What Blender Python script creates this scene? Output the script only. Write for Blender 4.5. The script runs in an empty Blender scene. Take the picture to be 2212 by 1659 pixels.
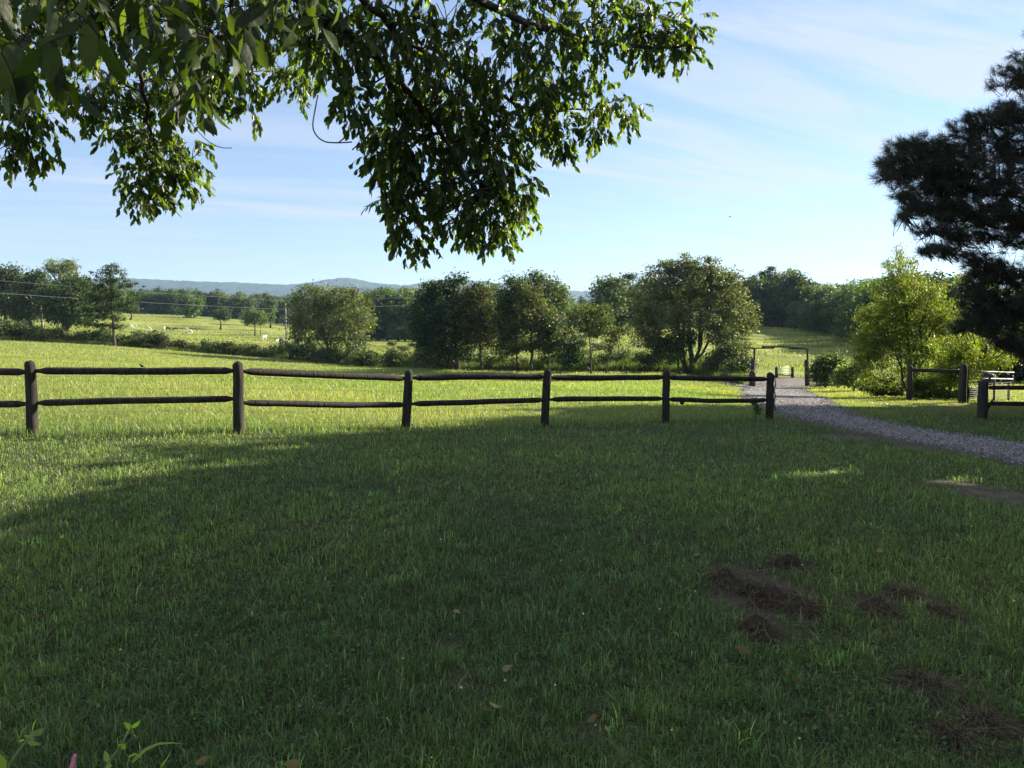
import bpy, math, random
import numpy as np
from mathutils import Vector, Matrix
S = bpy.context.scene
COL = S.collection
R = math.radians
rng = np.random.default_rng(7)
random.seed(7)

# ------------------------------------------------------------------ camera, sky, sun, exposure
W_, H_, F_ = 1024.0, 768.0, 770.0
PITCH = math.atan(54 / F_)
EYE = np.array([0.0, 0.0, 1.6])
cam = bpy.data.cameras.new('camera'); camo = bpy.data.objects.new('camera', cam); COL.objects.link(camo)
cam.sensor_width = 36; cam.lens = 36 * F_ / W_; cam.clip_start = 0.05; cam.clip_end = 30000
camo.location = EYE; camo.rotation_euler = (R(90) - PITCH, 0, 0)
S.camera = camo

SUN_AZ, SUN_EL = R(62), R(26)          # azimuth measured from straight ahead (+Y) towards the right (+X)
SUNDIR = np.array([math.sin(SUN_AZ) * math.cos(SUN_EL), math.cos(SUN_AZ) * math.cos(SUN_EL), math.sin(SUN_EL)])
w = bpy.data.worlds.new('World'); S.world = w; w.use_nodes = True
nt = w.node_tree; nt.nodes.clear(); N = nt.nodes.new; L = nt.links.new
sky = N('ShaderNodeTexSky'); sky.sky_type = 'NISHITA'; sky.sun_disc = False
sky.sun_elevation = SUN_EL; sky.sun_rotation = SUN_AZ
sky.air_density = 1.0; sky.dust_density = 0.05; sky.ozone_density = 4.2
tc = N('ShaderNodeTexCoord'); sep = N('ShaderNodeSeparateXYZ'); L(tc.outputs['Generated'], sep.inputs[0])
def wm(op, a, b=None, c=None):
    n = N('ShaderNodeMath'); n.operation = op
    for i, v in enumerate((a, b, c)):
        if v is None: continue
        if isinstance(v, (int, float)): n.inputs[i].default_value = v
        else: L(v, n.inputs[i])
    return n.outputs[0]
zz = wm('MAXIMUM', wm('ADD', sep.outputs[2], 0.09), 0.02)
u = wm('DIVIDE', sep.outputs[0], zz); v = wm('DIVIDE', sep.outputs[1], zz)
cmb = N('ShaderNodeCombineXYZ'); L(u, cmb.inputs[0]); L(v, cmb.inputs[1])
def wnoise(loc, rot, scl, scale, detail, rough, dist):
    m = N('ShaderNodeMapping'); m.vector_type = 'TEXTURE'; L(cmb.outputs[0], m.inputs[0])
    m.inputs['Location'].default_value = loc; m.inputs['Rotation'].default_value = (0, 0, rot); m.inputs['Scale'].default_value = scl
    n = N('ShaderNodeTexNoise'); L(m.outputs[0], n.inputs['Vector'])
    n.inputs['Scale'].default_value = scale; n.inputs['Detail'].default_value = detail
    n.inputs['Roughness'].default_value = rough; n.inputs['Distortion'].default_value = dist
    return n.outputs[0]
n1 = wnoise((3.1, 1.7, 0), R(24), (2.0, 0.42, 1), 1.0, 10, 0.66, 1.2)
n2 = wnoise((1.0, 4.0, 0), R(20), (1.6, 1.0, 1), 0.5, 4, 0.5, 0.3)
n3 = wnoise((7.0, 2.0, 0), R(17), (6.5, 0.42, 1), 1.3, 7, 0.6, 0.5)
def ramp(x, a, b):
    m = N('ShaderNodeMapRange'); m.interpolation_type = 'SMOOTHSTEP'
    m.inputs['From Min'].default_value = a; m.inputs['From Max'].default_value = b; L(x, m.inputs['Value'])
    return m.outputs[0]
side = ramp(sep.outputs[0], -0.25, 0.55)               # thicker cirrus over the right part of the sky
mask = wm('MULTIPLY', ramp(n1, 0.42, 0.64), wm('ADD', wm('MULTIPLY', ramp(n2, 0.35, 0.65), 0.55), wm('MULTIPLY', side, 0.75)))
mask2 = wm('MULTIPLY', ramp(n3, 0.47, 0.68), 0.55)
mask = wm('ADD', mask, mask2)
# extra unseen cirrus added overhead and behind the viewer to lift ambient light
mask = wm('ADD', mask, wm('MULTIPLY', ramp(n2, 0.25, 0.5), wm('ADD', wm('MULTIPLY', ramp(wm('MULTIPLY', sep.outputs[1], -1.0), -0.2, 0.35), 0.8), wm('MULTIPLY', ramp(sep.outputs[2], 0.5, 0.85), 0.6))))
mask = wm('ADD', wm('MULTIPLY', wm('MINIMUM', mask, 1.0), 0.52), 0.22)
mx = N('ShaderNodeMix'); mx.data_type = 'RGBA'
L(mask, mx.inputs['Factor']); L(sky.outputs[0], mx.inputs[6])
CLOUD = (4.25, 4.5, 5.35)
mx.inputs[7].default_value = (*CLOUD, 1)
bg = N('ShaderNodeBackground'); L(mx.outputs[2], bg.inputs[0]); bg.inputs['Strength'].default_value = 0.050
wo = N('ShaderNodeOutputWorld'); L(bg.outputs[0], wo.inputs[0])
sl = bpy.data.lights.new('sun', 'SUN'); so = bpy.data.objects.new('sun', sl); COL.objects.link(so)
sl.energy = 4.6; sl.angle = R(0.5); sl.color = (1.0, 0.90, 0.74)
so.rotation_euler = Vector(SUNDIR).to_track_quat('Z', 'Y').to_euler(); so.location = (30, 20, 40)
S.view_settings.view_transform = 'Standard'; S.view_settings.look = 'None'
S.view_settings.gamma = 1.0; S.view_settings.use_curve_mapping = False
S.view_settings.exposure = 1.85
S.cycles.max_bounces = 6; S.cycles.diffuse_bounces = 3; S.cycles.glossy_bounces = 2
S.cycles.transmission_bounces = 4; S.cycles.volume_bounces = 0; S.cycles.transparent_max_bounces = 8
S.cycles.use_denoising = True
S.cycles.sample_clamp_indirect = 6

# ------------------------------------------------------------------ pixel <-> world helpers
cp, sp = math.cos(PITCH), math.sin(PITCH)
def at(px, py, d):
    """point seen at pixel (1024x768) on the vertical plane y = d"""
    uu = (px - 512) / F_; vv = (384 - py) / F_
    dy = cp + vv * sp; dz = -sp + vv * cp
    return np.array([uu * d / dy, d, EYE[2] + dz * d / dy])
K = 1 / 2.1602
def dat(x, y, d): return at(x * K, y * K, d)           # the same from 2212-wide coordinates

# ------------------------------------------------------------------ terrain height field (thin plate in angle / log distance)
CT = [(px, py, d) for px, py, d in [
 (-350,760,3.0),(200,768,2.85),(512,768,2.85),(850,768,2.85),(1350,760,3.0),
 (-200,510,7.0),(100,508,7.0),(400,508,7.0),(700,508,7.05),(1024,512,7.2),
 (-200,434,11.6),(32,434,11.5),(239,434,11.9),(409,429,13.9),(548,426,15.0),(666,422.5,16.4),(769,419.4,18.0),(983,419,21.7),
 (1024,457,11.5),(1250,440,15.5),
 (-200,362,40),(0,362.7,40),(150,368,40),(330,378,40),(460,382,40),(600,386,40),(690,390,38),(775,396,36),
 (909,400,29),(962,403,27.5),(1024,404,28),
 (-250,339,105),(0,340,110),(60,343,112),(113,346,115),(200,353,118),(286,359,118),(330,364,112),(430,369,95),(512,371,88),(600,372,82),(690,374,76),(765,386,62),(806,386,62),
 (850,391,50),(900,395,42),(1024,388,45),(1150,385,60),
 (-100,331,180),(0,329,180),(69,328,180),(130,336,180),(20,321,235),(160,329,270),(140,315,350),(90,316,300),(230,319.5,370),(286,326,390),(264,339,200),(277,344.5,165),
 (340,345,170),(390,344.5,180),(400,341,220),(450,340,230),(350,331,390),(430,330,400),(520,330,260),
 (512,352,130),(600,345,120),(600,330,160),(690,345,110),(690,331,150),(740,362,92),(800,361,95),(795,340,140),(775,324,190),(850,346,118),(900,340,120),(1024,345,110),(1024,322,190),
 (620,327,400),(900,318,300),(1200,320,300),(1200,350,100)]]
P_, Z_ = [], []
for px, py, d in CT:
    p = at(px, py, d); P_.append((p[0], p[1])); Z_.append(p[2])
for th, rr, z in [(-62,5,0),(62,5,0),(-62,20,.05),(62,20,-1.4),(-62,100,0),(62,100,-2),(-62,400,8),(62,400,6)] + \
    [(t, q, 0.0) for t in (-100,-140,-180,100,140,180) for q in (4, 25, 120, 420)] + [(t, 1.2, 0.0) for t in (-170,-120,-60,0,60,120,170)]:
    P_.append((rr * math.sin(R(th)), rr * math.cos(R(th)))); Z_.append(z)
P_ = np.array(P_); Z_ = np.array(Z_)
def warp(x, y):
    r = np.clip(np.hypot(x, y), 1.0, 440.0)
    return np.stack([np.arctan2(x, y) * 2.2, np.log(r)], -1)
def _tps(a, b):
    d2 = ((a[:, None, :] - b[None, :, :]) ** 2).sum(-1)
    return 0.5 * d2 * np.log(d2 + 1e-12)
_A = warp(P_[:, 0], P_[:, 1]); n_ = len(_A)
_M = np.zeros((n_ + 3, n_ + 3)); _M[:n_, :n_] = _tps(_A, _A) + np.eye(n_) * 2e-3
_M[:n_, n_] = 1; _M[:n_, n_ + 1:] = _A; _M[n_, :n_] = 1; _M[n_ + 1:, :n_] = _A.T
_C = np.linalg.solve(_M, np.concatenate([Z_, [0, 0, 0]])); NCT = n_
def _h(i):
    i = i.astype(np.int64) & 0x7fffffff
    i = ((i ^ (i >> 15)) * 0x2c1b3c6d) & 0x7fffffff
    i = ((i ^ (i >> 12)) * 0x297a2d39) & 0x7fffffff
    return ((i ^ (i >> 15)) & 0xffff) / 65535.0
def vnoise(x, y, s, seed=0):
    x = np.asarray(x) / s; y = np.asarray(y) / s
    xi = np.floor(x); yi = np.floor(y); fx = x - xi; fy = y - yi
    fx = fx * fx * (3 - 2 * fx); fy = fy * fy * (3 - 2 * fy)
    def g(a, b): return _h((a * 73856093 + b * 19349663 + seed * 83492791))
    return (g(xi, yi) * (1 - fx) + g(xi + 1, yi) * fx) * (1 - fy) + (g(xi, yi + 1) * (1 - fx) + g(xi + 1, yi + 1) * fx) * fy
def fbm(x, y, s, seed=0):
    return 0.55 * vnoise(x, y, s, seed) + 0.3 * vnoise(x, y, s * .45, seed + 1) + 0.15 * vnoise(x, y, s * .2, seed + 2)
def ground(x, y):
    x = np.atleast_1d(np.asarray(x, float)); y = np.atleast_1d(np.asarray(y, float))
    out = np.empty(len(x)); r = np.hypot(x, y)
    for i in range(0, len(x), 20000):
        a = warp(x[i:i + 20000], y[i:i + 20000])
        out[i:i + 20000] = _tps(a, _A) @ _C[:NCT] + _C[NCT] + a @ _C[NCT + 1:]
    far = np.clip((r - 430) / 600, 0, 1); far = far * far * (3 - 2 * far)
    out = out * (1 - far) + (2 + 0 * r) * far
    bump = (fbm(x, y, 1.6, 5) - .5) * .05 * np.clip(1 - r / 60, 0, 1) + (fbm(x, y, 18, 6) - .5) * .5 * np.clip((r - 110) / 120, 0, 1)
    return out + bump
def gz(x, y): return float(ground([x], [y])[0])
def hit(px, py, d0=1.0, d1=450.0):
    d = np.exp(np.linspace(math.log(d0), math.log(d1), 900))
    p = np.array([at(px, py, q) for q in d]); g = ground(p[:, 0], p[:, 1])
    s = np.where(p[:, 2] < g)[0]
    i = s[0] if len(s) else 899
    return np.array([p[i, 0], p[i, 1], g[i]])
def gpos(px, d):
    x = (px - 512) / F_ * d
    return np.array([x, d, gz(x, d)])

# ------------------------------------------------------------------ mesh helpers
def mesh_np(name, V, quads=None, tris=None, col=None, smooth=False):
    me = bpy.data.meshes.new(name)
    V = np.asarray(V, np.float32)
    parts, tot = [], []
    if quads is not None and len(quads): parts.append(np.asarray(quads, np.int32).ravel()); tot.append(np.full(len(quads), 4, np.int32))
    if tris is not None and len(tris): parts.append(np.asarray(tris, np.int32).ravel()); tot.append(np.full(len(tris), 3, np.int32))
    loops = np.concatenate(parts); tot = np.concatenate(tot)
    st = np.concatenate([[0], np.cumsum(tot)[:-1]]).astype(np.int32)
    me.vertices.add(len(V)); me.vertices.foreach_set('co', V.ravel())
    me.loops.add(len(loops)); me.loops.foreach_set('vertex_index', loops)
    me.polygons.add(len(tot)); me.polygons.foreach_set('loop_start', st); me.polygons.foreach_set('loop_total', tot)
    if smooth: me.polygons.foreach_set('use_smooth', np.ones(len(tot), bool))
    if col is not None:
        c = np.ones((len(V), 4), np.float32); c[:, :3] = col
        at_ = me.attributes.new('Col', 'FLOAT_COLOR', 'POINT'); at_.data.foreach_set('color', c.ravel())
    me.update(calc_edges=True); me.validate(clean_customdata=False)
    return me
def obj(name, me, mat, parent=None, loc=None):
    o = bpy.data.objects.new(name, me); COL.objects.link(o)
    if mat is not None and not me.materials: me.materials.append(mat)
    if parent is not None: o.parent = parent
    if loc is not None: o.location = loc
    return o
def tag(o, label, cat, group=None, kind=None):
    if label: o['label'] = label
    if cat: o['category'] = cat
    if group: o['group'] = group
    if kind: o['kind'] = kind
    return o
def thing(name, loc, label, cat, group=None, rz=0, scale=1):
    o = bpy.data.objects.new(name, None); COL.objects.link(o); o.location = loc; o.rotation_euler = (0, 0, rz)
    o.scale = (scale,) * 3 if not hasattr(scale, '__len__') else scale
    o.empty_display_size = .2
    return tag(o, label, cat, group)
def copy_thing(src, loc, label, rz=0, scale=1, group=None):
    o = src.copy(); COL.objects.link(o); o.location = loc; o.rotation_euler = (0, 0, rz)
    o.scale = (scale,) * 3 if not hasattr(scale, '__len__') else scale
    if label: o['label'] = label
    if group: o['group'] = group
    for ch in list(src.children):
        c = ch.copy(); COL.objects.link(c); c.parent = o
        for g in ch.children:
            e = g.copy(); COL.objects.link(e); e.parent = c
    return o
class MB:
    def __init__(s): s.v = []; s.q = []; s.t = []; s.c = []; s.n = 0
    def add(s, V, q=None, t=None, col=None):
        V = np.asarray(V, float).reshape(-1, 3)
        if q is not None and len(q): s.q.append(np.asarray(q) + s.n)
        if t is not None and len(t): s.t.append(np.asarray(t) + s.n)
        s.v.append(V); s.n += len(V)
        c = np.ones((len(V), 3)) * (np.asarray(col) if col is not None else .5); s.c.append(c)
    def tube(s, pts, rad, sides=6, col=None, cap=True):
        pts = np.asarray(pts, float); n = len(pts); rad = np.broadcast_to(rad, n)
        tan = np.gradient(pts, axis=0); tan /= np.linalg.norm(tan, axis=1)[:, None] + 1e-9
        ref = np.array([0, 0, 1.0]) if abs(tan[0, 2]) < .8 else np.array([0, 1.0, 0])
        V = []
        for i in range(n):
            a = np.cross(tan[i], ref); a /= np.linalg.norm(a) + 1e-9; b = np.cross(tan[i], a)
            ang = np.arange(sides) * 2 * math.pi / sides
            V.append(pts[i] + rad[i] * (np.cos(ang)[:, None] * a + np.sin(ang)[:, None] * b))
        V = np.concatenate(V); q = []
        for i in range(n - 1):
            for j in range(sides):
                k = (j + 1) % sides
                q.append((i * sides + j, i * sides + k, (i + 1) * sides + k, (i + 1) * sides + j))
        t = []
        if cap:
            V = np.concatenate([V, [pts[0]], [pts[-1]]]); c0 = n * sides
            for j in range(sides):
                k = (j + 1) % sides
                t.append((k, j, c0)); t.append(((n - 1) * sides + j, (n - 1) * sides + k, c0 + 1))
        s.add(V, q, t, col)
    def box(s, c, sz, rz=0, col=None, tilt=0):
        c = np.array(c, float); h = np.array(sz) / 2
        V = np.array([(x, y, z) for x in (-1, 1) for y in (-1, 1) for z in (-1, 1)]) * h
        m = np.array(Matrix.Rotation(rz, 3, 'Z') @ Matrix.Rotation(tilt, 3, 'Y'))
        V = V @ m.T + c
        s.add(V, [(0, 1, 3, 2), (4, 6, 7, 5), (0, 4, 5, 1), (2, 3, 7, 6), (0, 2, 6, 4), (1, 5, 7, 3)], None, col)
    def mesh(s, name, smooth=False, color=True):
        return mesh_np(name, np.concatenate(s.v), np.concatenate(s.q) if s.q else None, np.concatenate(s.t) if s.t else None,
                       np.concatenate(s.c) if color else None, smooth)

# ------------------------------------------------------------------ materials
def new_mat(name):
    m = bpy.data.materials.new(name); m.use_nodes = True; m.node_tree.nodes.clear(); return m
def leaf_mat(name, trans=0.45, rough=.5, spec=.3, hue_var=0.0, tmul=(1.25, 1.35, .45)):
    m = new_mat(name); t = m.node_tree; n = t.nodes.new; l = t.links.new
    a = n('ShaderNodeAttribute'); a.attribute_name = 'Col'; c = a.outputs['Color']
    if hue_var:
        oi = n('ShaderNodeObjectInfo'); hs = n('ShaderNodeHueSaturation')
        mr = n('ShaderNodeMapRange'); mr.inputs['To Min'].default_value = 1 - hue_var; mr.inputs['To Max'].default_value = 1 + hue_var
        l(oi.outputs['Random'], mr.inputs['Value']); l(mr.outputs[0], hs.inputs['Value'])
        mr2 = n('ShaderNodeMapRange'); mr2.inputs['To Min'].default_value = .5 - hue_var * .07; mr2.inputs['To Max'].default_value = .5 + hue_var * .05
        ml = n('ShaderNodeMath'); ml.operation = 'FRACT'; mm = n('ShaderNodeMath'); mm.operation = 'MULTIPLY'; mm.inputs[1].default_value = 7.3
        l(oi.outputs['Random'], mm.inputs[0]); l(mm.outputs[0], ml.inputs[0]); l(ml.outputs[0], mr2.inputs['Value']); l(mr2.outputs[0], hs.inputs['Hue'])
        l(c, hs.inputs['Color']); c = hs.outputs[0]
    p = n('ShaderNodeBsdfPrincipled'); l(c, p.inputs['Base Color']); p.inputs['Roughness'].default_value = rough
    p.inputs['Specular IOR Level'].default_value = spec
    tr = n('ShaderNodeBsdfTranslucent'); mu = n('ShaderNodeMix'); mu.data_type = 'RGBA'; mu.blend_type = 'MULTIPLY'; mu.inputs['Factor'].default_value = 1
    l(c, mu.inputs[6]); mu.inputs[7].default_value = (*tmul, 1); l(mu.outputs[2], tr.inputs[0])
    ms = n('ShaderNodeMixShader'); ms.inputs[0].default_value = trans; l(p.outputs[0], ms.inputs[1]); l(tr.outputs[0], ms.inputs[2])
    o = n('ShaderNodeOutputMaterial'); l(ms.outputs[0], o.inputs[0]); return m
def wood_mat(name, c1, c2, scale=6, bump=.5, rough=.85, stretch=(1, 1, .12)):
    m = new_mat(name); t = m.node_tree; n = t.nodes.new; l = t.links.new
    tcn = n('ShaderNodeTexCoord'); mp = n('ShaderNodeMapping'); mp.inputs['Scale'].default_value = stretch
    l(tcn.outputs['Object'], mp.inputs[0])
    no = n('ShaderNodeTexNoise'); no.inputs['Scale'].default_value = scale * 4; no.inputs['Detail'].default_value = 8; no.inputs['Roughness'].default_value = .65
    l(mp.outputs[0], no.inputs['Vector'])
    n2_ = n('ShaderNodeTexNoise'); n2_.inputs['Scale'].default_value = scale * .5; l(tcn.outputs['Object'], n2_.inputs['Vector'])
    cr = n('ShaderNodeValToRGB'); cr.color_ramp.elements[0].color = (*c1, 1); cr.color_ramp.elements[1].color = (*c2, 1)
    cr.color_ramp.elements[0].position = .32; cr.color_ramp.elements[1].position = .7
    l(no.outputs[0], cr.inputs[0])
    mxn = n('ShaderNodeMix'); mxn.data_type = 'RGBA'; mxn.blend_type = 'MULTIPLY'; mxn.inputs['Factor'].default_value = .6
    l(cr.outputs[0], mxn.inputs[6]); l(n2_.outputs['Color'], mxn.inputs[7])
    p = n('ShaderNodeBsdfPrincipled'); l(mxn.outputs[2], p.inputs['Base Color']); p.inputs['Roughness'].default_value = rough
    p.inputs['Specular IOR Level'].default_value = .25
    b = n('ShaderNodeBump'); b.inputs['Strength'].default_value = bump; b.inputs['Distance'].default_value = .02; l(no.outputs[0], b.inputs['Height']); l(b.outputs[0], p.inputs['Normal'])
    o = n('ShaderNodeOutputMaterial'); l(p.outputs[0], o.inputs[0]); return m
def attr_mat(name, rough=.9, nscale=8, var=.5, bump=.6, bdist=.05, spec=.1):
    m = new_mat(name); t = m.node_tree; n = t.nodes.new; l = t.links.new
    a = n('ShaderNodeAttribute'); a.attribute_name = 'Col'
    tcn = n('ShaderNodeTexCoord')
    no = n('ShaderNodeTexNoise'); no.inputs['Scale'].default_value = nscale; no.inputs['Detail'].default_value = 8; no.inputs['Roughness'].default_value = .7
    l(tcn.outputs['Object'], no.inputs['Vector'])
    mr = n('ShaderNodeMapRange'); mr.inputs['From Min'].default_value = .3; mr.inputs['From Max'].default_value = .7
    mr.inputs['To Min'].default_value = 1 - var; mr.inputs['To Max'].default_value = 1 + var; l(no.outputs[0], mr.inputs['Value'])
    vm = n('ShaderNodeVectorMath'); vm.operation = 'SCALE'; l(a.outputs['Color'], vm.inputs[0]); l(mr.outputs[0], vm.inputs['Scale'])
    p = n('ShaderNodeBsdfPrincipled'); l(vm.outputs[0], p.inputs['Base Color']); p.inputs['Roughness'].default_value = rough
    p.inputs['Specular IOR Level'].default_value = spec
    b = n('ShaderNodeBump'); b.inputs['Strength'].default_value = bump; b.inputs['Distance'].default_value = bdist
    l(no.outputs[0], b.inputs['Height']); l(b.outputs[0], p.inputs['Normal'])
    o = n('ShaderNodeOutputMaterial'); l(p.outputs[0], o.inputs[0]); return m
def flat_mat(name, c, rough=.6, metal=0, nscale=30, var=.25):
    m = new_mat(name); t = m.node_tree; n = t.nodes.new; l = t.links.new
    tcn = n('ShaderNodeTexCoord'); no = n('ShaderNodeTexNoise'); no.inputs['Scale'].default_value = nscale; no.inputs['Detail'].default_value = 5
    l(tcn.outputs['Object'], no.inputs['Vector'])
    cr = n('ShaderNodeValToRGB'); cr.color_ramp.elements[0].color = (*[x * (1 - var) for x in c], 1); cr.color_ramp.elements[1].color = (*[min(1, x * (1 + var)) for x in c], 1)
    cr.color_ramp.elements[0].position = .35; cr.color_ramp.elements[1].position = .65
    l(no.outputs[0], cr.inputs[0])
    p = n('ShaderNodeBsdfPrincipled'); l(cr.outputs[0], p.inputs['Base Color']); p.inputs['Roughness'].default_value = rough; p.inputs['Metallic'].default_value = metal
    o = n('ShaderNodeOutputMaterial'); l(p.outputs[0], o.inputs[0]); return m
M_GROUND = attr_mat('soil_and_turf', .95, 5, .5, .5, .05)
M_ROAD = attr_mat('gravel_bed', .95, 26, .55, 1.0, .03)
M_STONE = attr_mat('stone', .8, 40, .2, .2, .005, .3)
M_HILL = attr_mat('far_forest', 1.0, .022, .85, 1.0, 22)
M_GRASS = leaf_mat('grass_blades', .5, .42, .5, tmul=(1.6, 1.7, .75))
M_LEAF = leaf_mat('tree_leaves', .40, .5, .25, .22, tmul=(1.7, 1.8, .5))
M_LEAFH = leaf_mat('overhanging_leaves', .5, .4, .45, tmul=(3.7, 4.1, .7))
M_MATTE = leaf_mat('matte_leaves', .4, .8, .05)
M_NEEDLE = leaf_mat('pine_needles', .12, .5, .3)
M_BARK = wood_mat('bark', (.035, .028, .022), (.13, .11, .09), 3, .8)
M_BARKP = wood_mat('pine_bark', (.07, .045, .03), (.2, .14, .1), 3, .8)
M_DEAD = wood_mat('bleached_wood', (.25, .22, .19), (.5, .46, .42), 3, .5)
M_FENCE = wood_mat('creosoted_log', (.010, .008, .007), (.075, .062, .055), 5, 1.0)
M_GATEW = wood_mat('weathered_post', (.025, .022, .022), (.10, .09, .085), 4, .8)
M_WIRE = flat_mat('galvanised_wire', (.25, .24, .22), .5, .6)
M_WIREL = flat_mat('aluminium_cable', (.34, .35, .36), .6, .1)
M_WIREM = flat_mat('dull_mesh_wire', (.22, .23, .2), .6, .2)
M_PIPE = flat_mat('white_painted_pipe', (.34, .34, .33), .5)
M_CREAM = flat_mat('cream_rail', (.42, .40, .30), .6)

# ------------------------------------------------------------------ terrain
def in_poly_edge(pxs, ds):
    return lambda x, y: None
EDGE = np.array([(-400,100),(-150,104),(0,110),(113,115),(200,118),(286,118),(330,112),(430,95),(512,88),(600,82),(690,76),(735,64),(752,60),(1500,60)], float)
def edge_d(x, y):          # depth of the far edge of the mown field in this direction
    px = 512 + F_ * x / np.maximum(y, .5)
    return np.interp(px, EDGE[:, 0], EDGE[:, 1])
FENCE_X = np.array([-30, -12.5, -7.1, -4.2, -1.85, .7, 3.27, 6.0, 12.0, 40.0]); FENCE_Y = np.array([11, 11.3, 11.5, 11.9, 13.9, 15.0, 16.4, 18.0, 21.5, 24])
def beyond_fence(x, y): return y - np.interp(x, FENCE_X, FENCE_Y)
# road centre line (x, y, half width)
ROAD = np.array([(7.9,-6,.95),(7.9,0,.95),(7.9,5,.95),(7.9,9,.95),(7.95,12,.95),(8.0,15,.95),(7.9,17.5,.9),(7.98,20,1.05),(8.7,23.5,1.2),(10.0,28,1.4),(11.7,33,1.55),(14.5,42,1.8),(17.7,52,2.0),(21.2,62,2.0),(23.2,66,2.3),(24.5,70,2.6),(25.5,73,2.0)])
def road_dist(x, y):
    """signed distance to the road edge (negative inside)"""
    x = np.asarray(x); y = np.asarray(y); best = np.full(x.shape, 1e9)
    for a, b in zip(ROAD[:-1], ROAD[1:]):
        dx, dy = b[0] - a[0], b[1] - a[1]; t = np.clip(((x - a[0]) * dx + (y - a[1]) * dy) / (dx * dx + dy * dy), 0, 1)
        dd = np.hypot(x - a[0] - t * dx, y - a[1] - t * dy) - (a[2] + t * (b[2] - a[2]))
        best = np.minimum(best, dd)
    return best + (fbm(x, y, .9, 31) - .5) * .55
# worn patches: x2212, y2212, rx, ry, strength
WORN = []
for X, Y, rx, ry, s in [(1650,1290,110,70,1),(1560,1255,55,25,.9),(1700,1225,60,22,.8),(1640,1370,60,30,1),(1730,1325,60,30,.9),(1900,1320,60,32,1),(1960,1295,60,25,1),(2030,1330,45,22,.7),
        (2000,1490,85,32,1),(2130,1575,60,45,.9),(2055,1610,60,28,.8),(2140,1065,110,34,1),(2060,1045,50,16,.9),(2212,1290,25,25,.8),(1835,945,90,9,.95),(1960,968,60,7,.8),(1700,905,40,7,.5),
        (965,1400,35,30,.5),(1010,1480,60,60,.4),(1290,1600,110,50,.4),(700,1140,120,25,.3),(240,1190,70,18,.3),(1380,1020,90,12,.25),(1120,1240,120,25,.25),(1980,880,90,8,.3)]:
    p = hit(X * K, Y * K, 1.5, 60); d = p[1]
    WORN.append((p[0], p[1], rx * K / F_ * d, max(.12, ry * K * d * d / (F_ * 1.65)), s))
WORN = np.array(WORN)
def worn(x, y):
    out = np.zeros(np.shape(x)); wob = fbm(x, y, .35, 44) * .9 + fbm(x, y, .12, 45) * .5
    for a, b, rx, ry, s in WORN:
        q = ((x - a) / rx) ** 2 + ((y - b) / ry) ** 2
        out = np.maximum(out, s * np.clip(1.75 - q * .8 - wob, 0, 1))
    return out
def ground_color(x, y):
    n = len(x); c = np.zeros((n, 3)); r = np.hypot(x, y)
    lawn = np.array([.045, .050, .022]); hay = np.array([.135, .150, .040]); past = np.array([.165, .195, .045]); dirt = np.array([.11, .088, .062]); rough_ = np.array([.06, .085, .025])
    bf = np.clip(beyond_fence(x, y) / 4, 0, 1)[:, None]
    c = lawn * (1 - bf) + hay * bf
    be = np.clip((y - edge_d(x, y)) / 3, 0, 1)[:, None] * (y > 5)[:, None]
    c = c * (1 - be) + rough_ * be
    bp = np.clip((y - edge_d(x, y) - 8) / 8, 0, 1)[:, None] * (y > 5)[:, None]
    c = c * (1 - bp) + past * bp
    t = fbm(x, y, 22, 9)[:, None]; t2 = (fbm(x * .45, y, 5, 10)[:, None])
    c = c * (.75 + .5 * t) ; c = c * (1 + bp * (t2 - .5) * 1.8)
    yel = np.clip(fbm(x, y, 35, 12) * 2 - .7, 0, 1)[:, None] * bp
    c = c * (1 - .5 * yel) + np.array([.20, .20, .045]) * .5 * yel
    wv = np.clip(worn(x, y), 0, 1)[:, None] * (r < 70)[:, None]
    c = c * (1 - wv) + dirt * wv
    rd = np.clip(1 - road_dist(x, y) / .5, 0, 1)[:, None] * (r < 90)[:, None]
    c = c * (1 - rd) + dirt * rd
    far = np.clip((r - 430) / 150, 0, 1)[:, None]
    return c * (1 - far) + np.array([.035, .05, .02]) * far
th = np.concatenate([np.linspace(-180, -48, 60)[:-1], np.linspace(-48, 48, 560), np.linspace(48, 180, 60)[1:]]) * math.pi / 180
rr = np.concatenate([[.05, .4], np.exp(np.linspace(math.log(.8), math.log(450), 430)), np.exp(np.linspace(math.log(460), math.log(6400), 40))])
TH, RR = np.meshgrid(th, rr); X = (RR * np.sin(TH)).ravel(); Y = (RR * np.cos(TH)).ravel()
Z = ground(X, Y)
nr, ntv = TH.shape
ii = np.arange((nr - 1) * (ntv - 1)); a = ii // (ntv - 1) * ntv + ii % (ntv - 1)
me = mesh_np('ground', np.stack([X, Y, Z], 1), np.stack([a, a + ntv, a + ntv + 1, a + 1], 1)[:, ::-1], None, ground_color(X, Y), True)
g = obj('ground', me, M_GROUND); tag(g, 'rolling grassy ground of lawn, hay field and pasture', 'ground', kind='structure')

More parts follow.
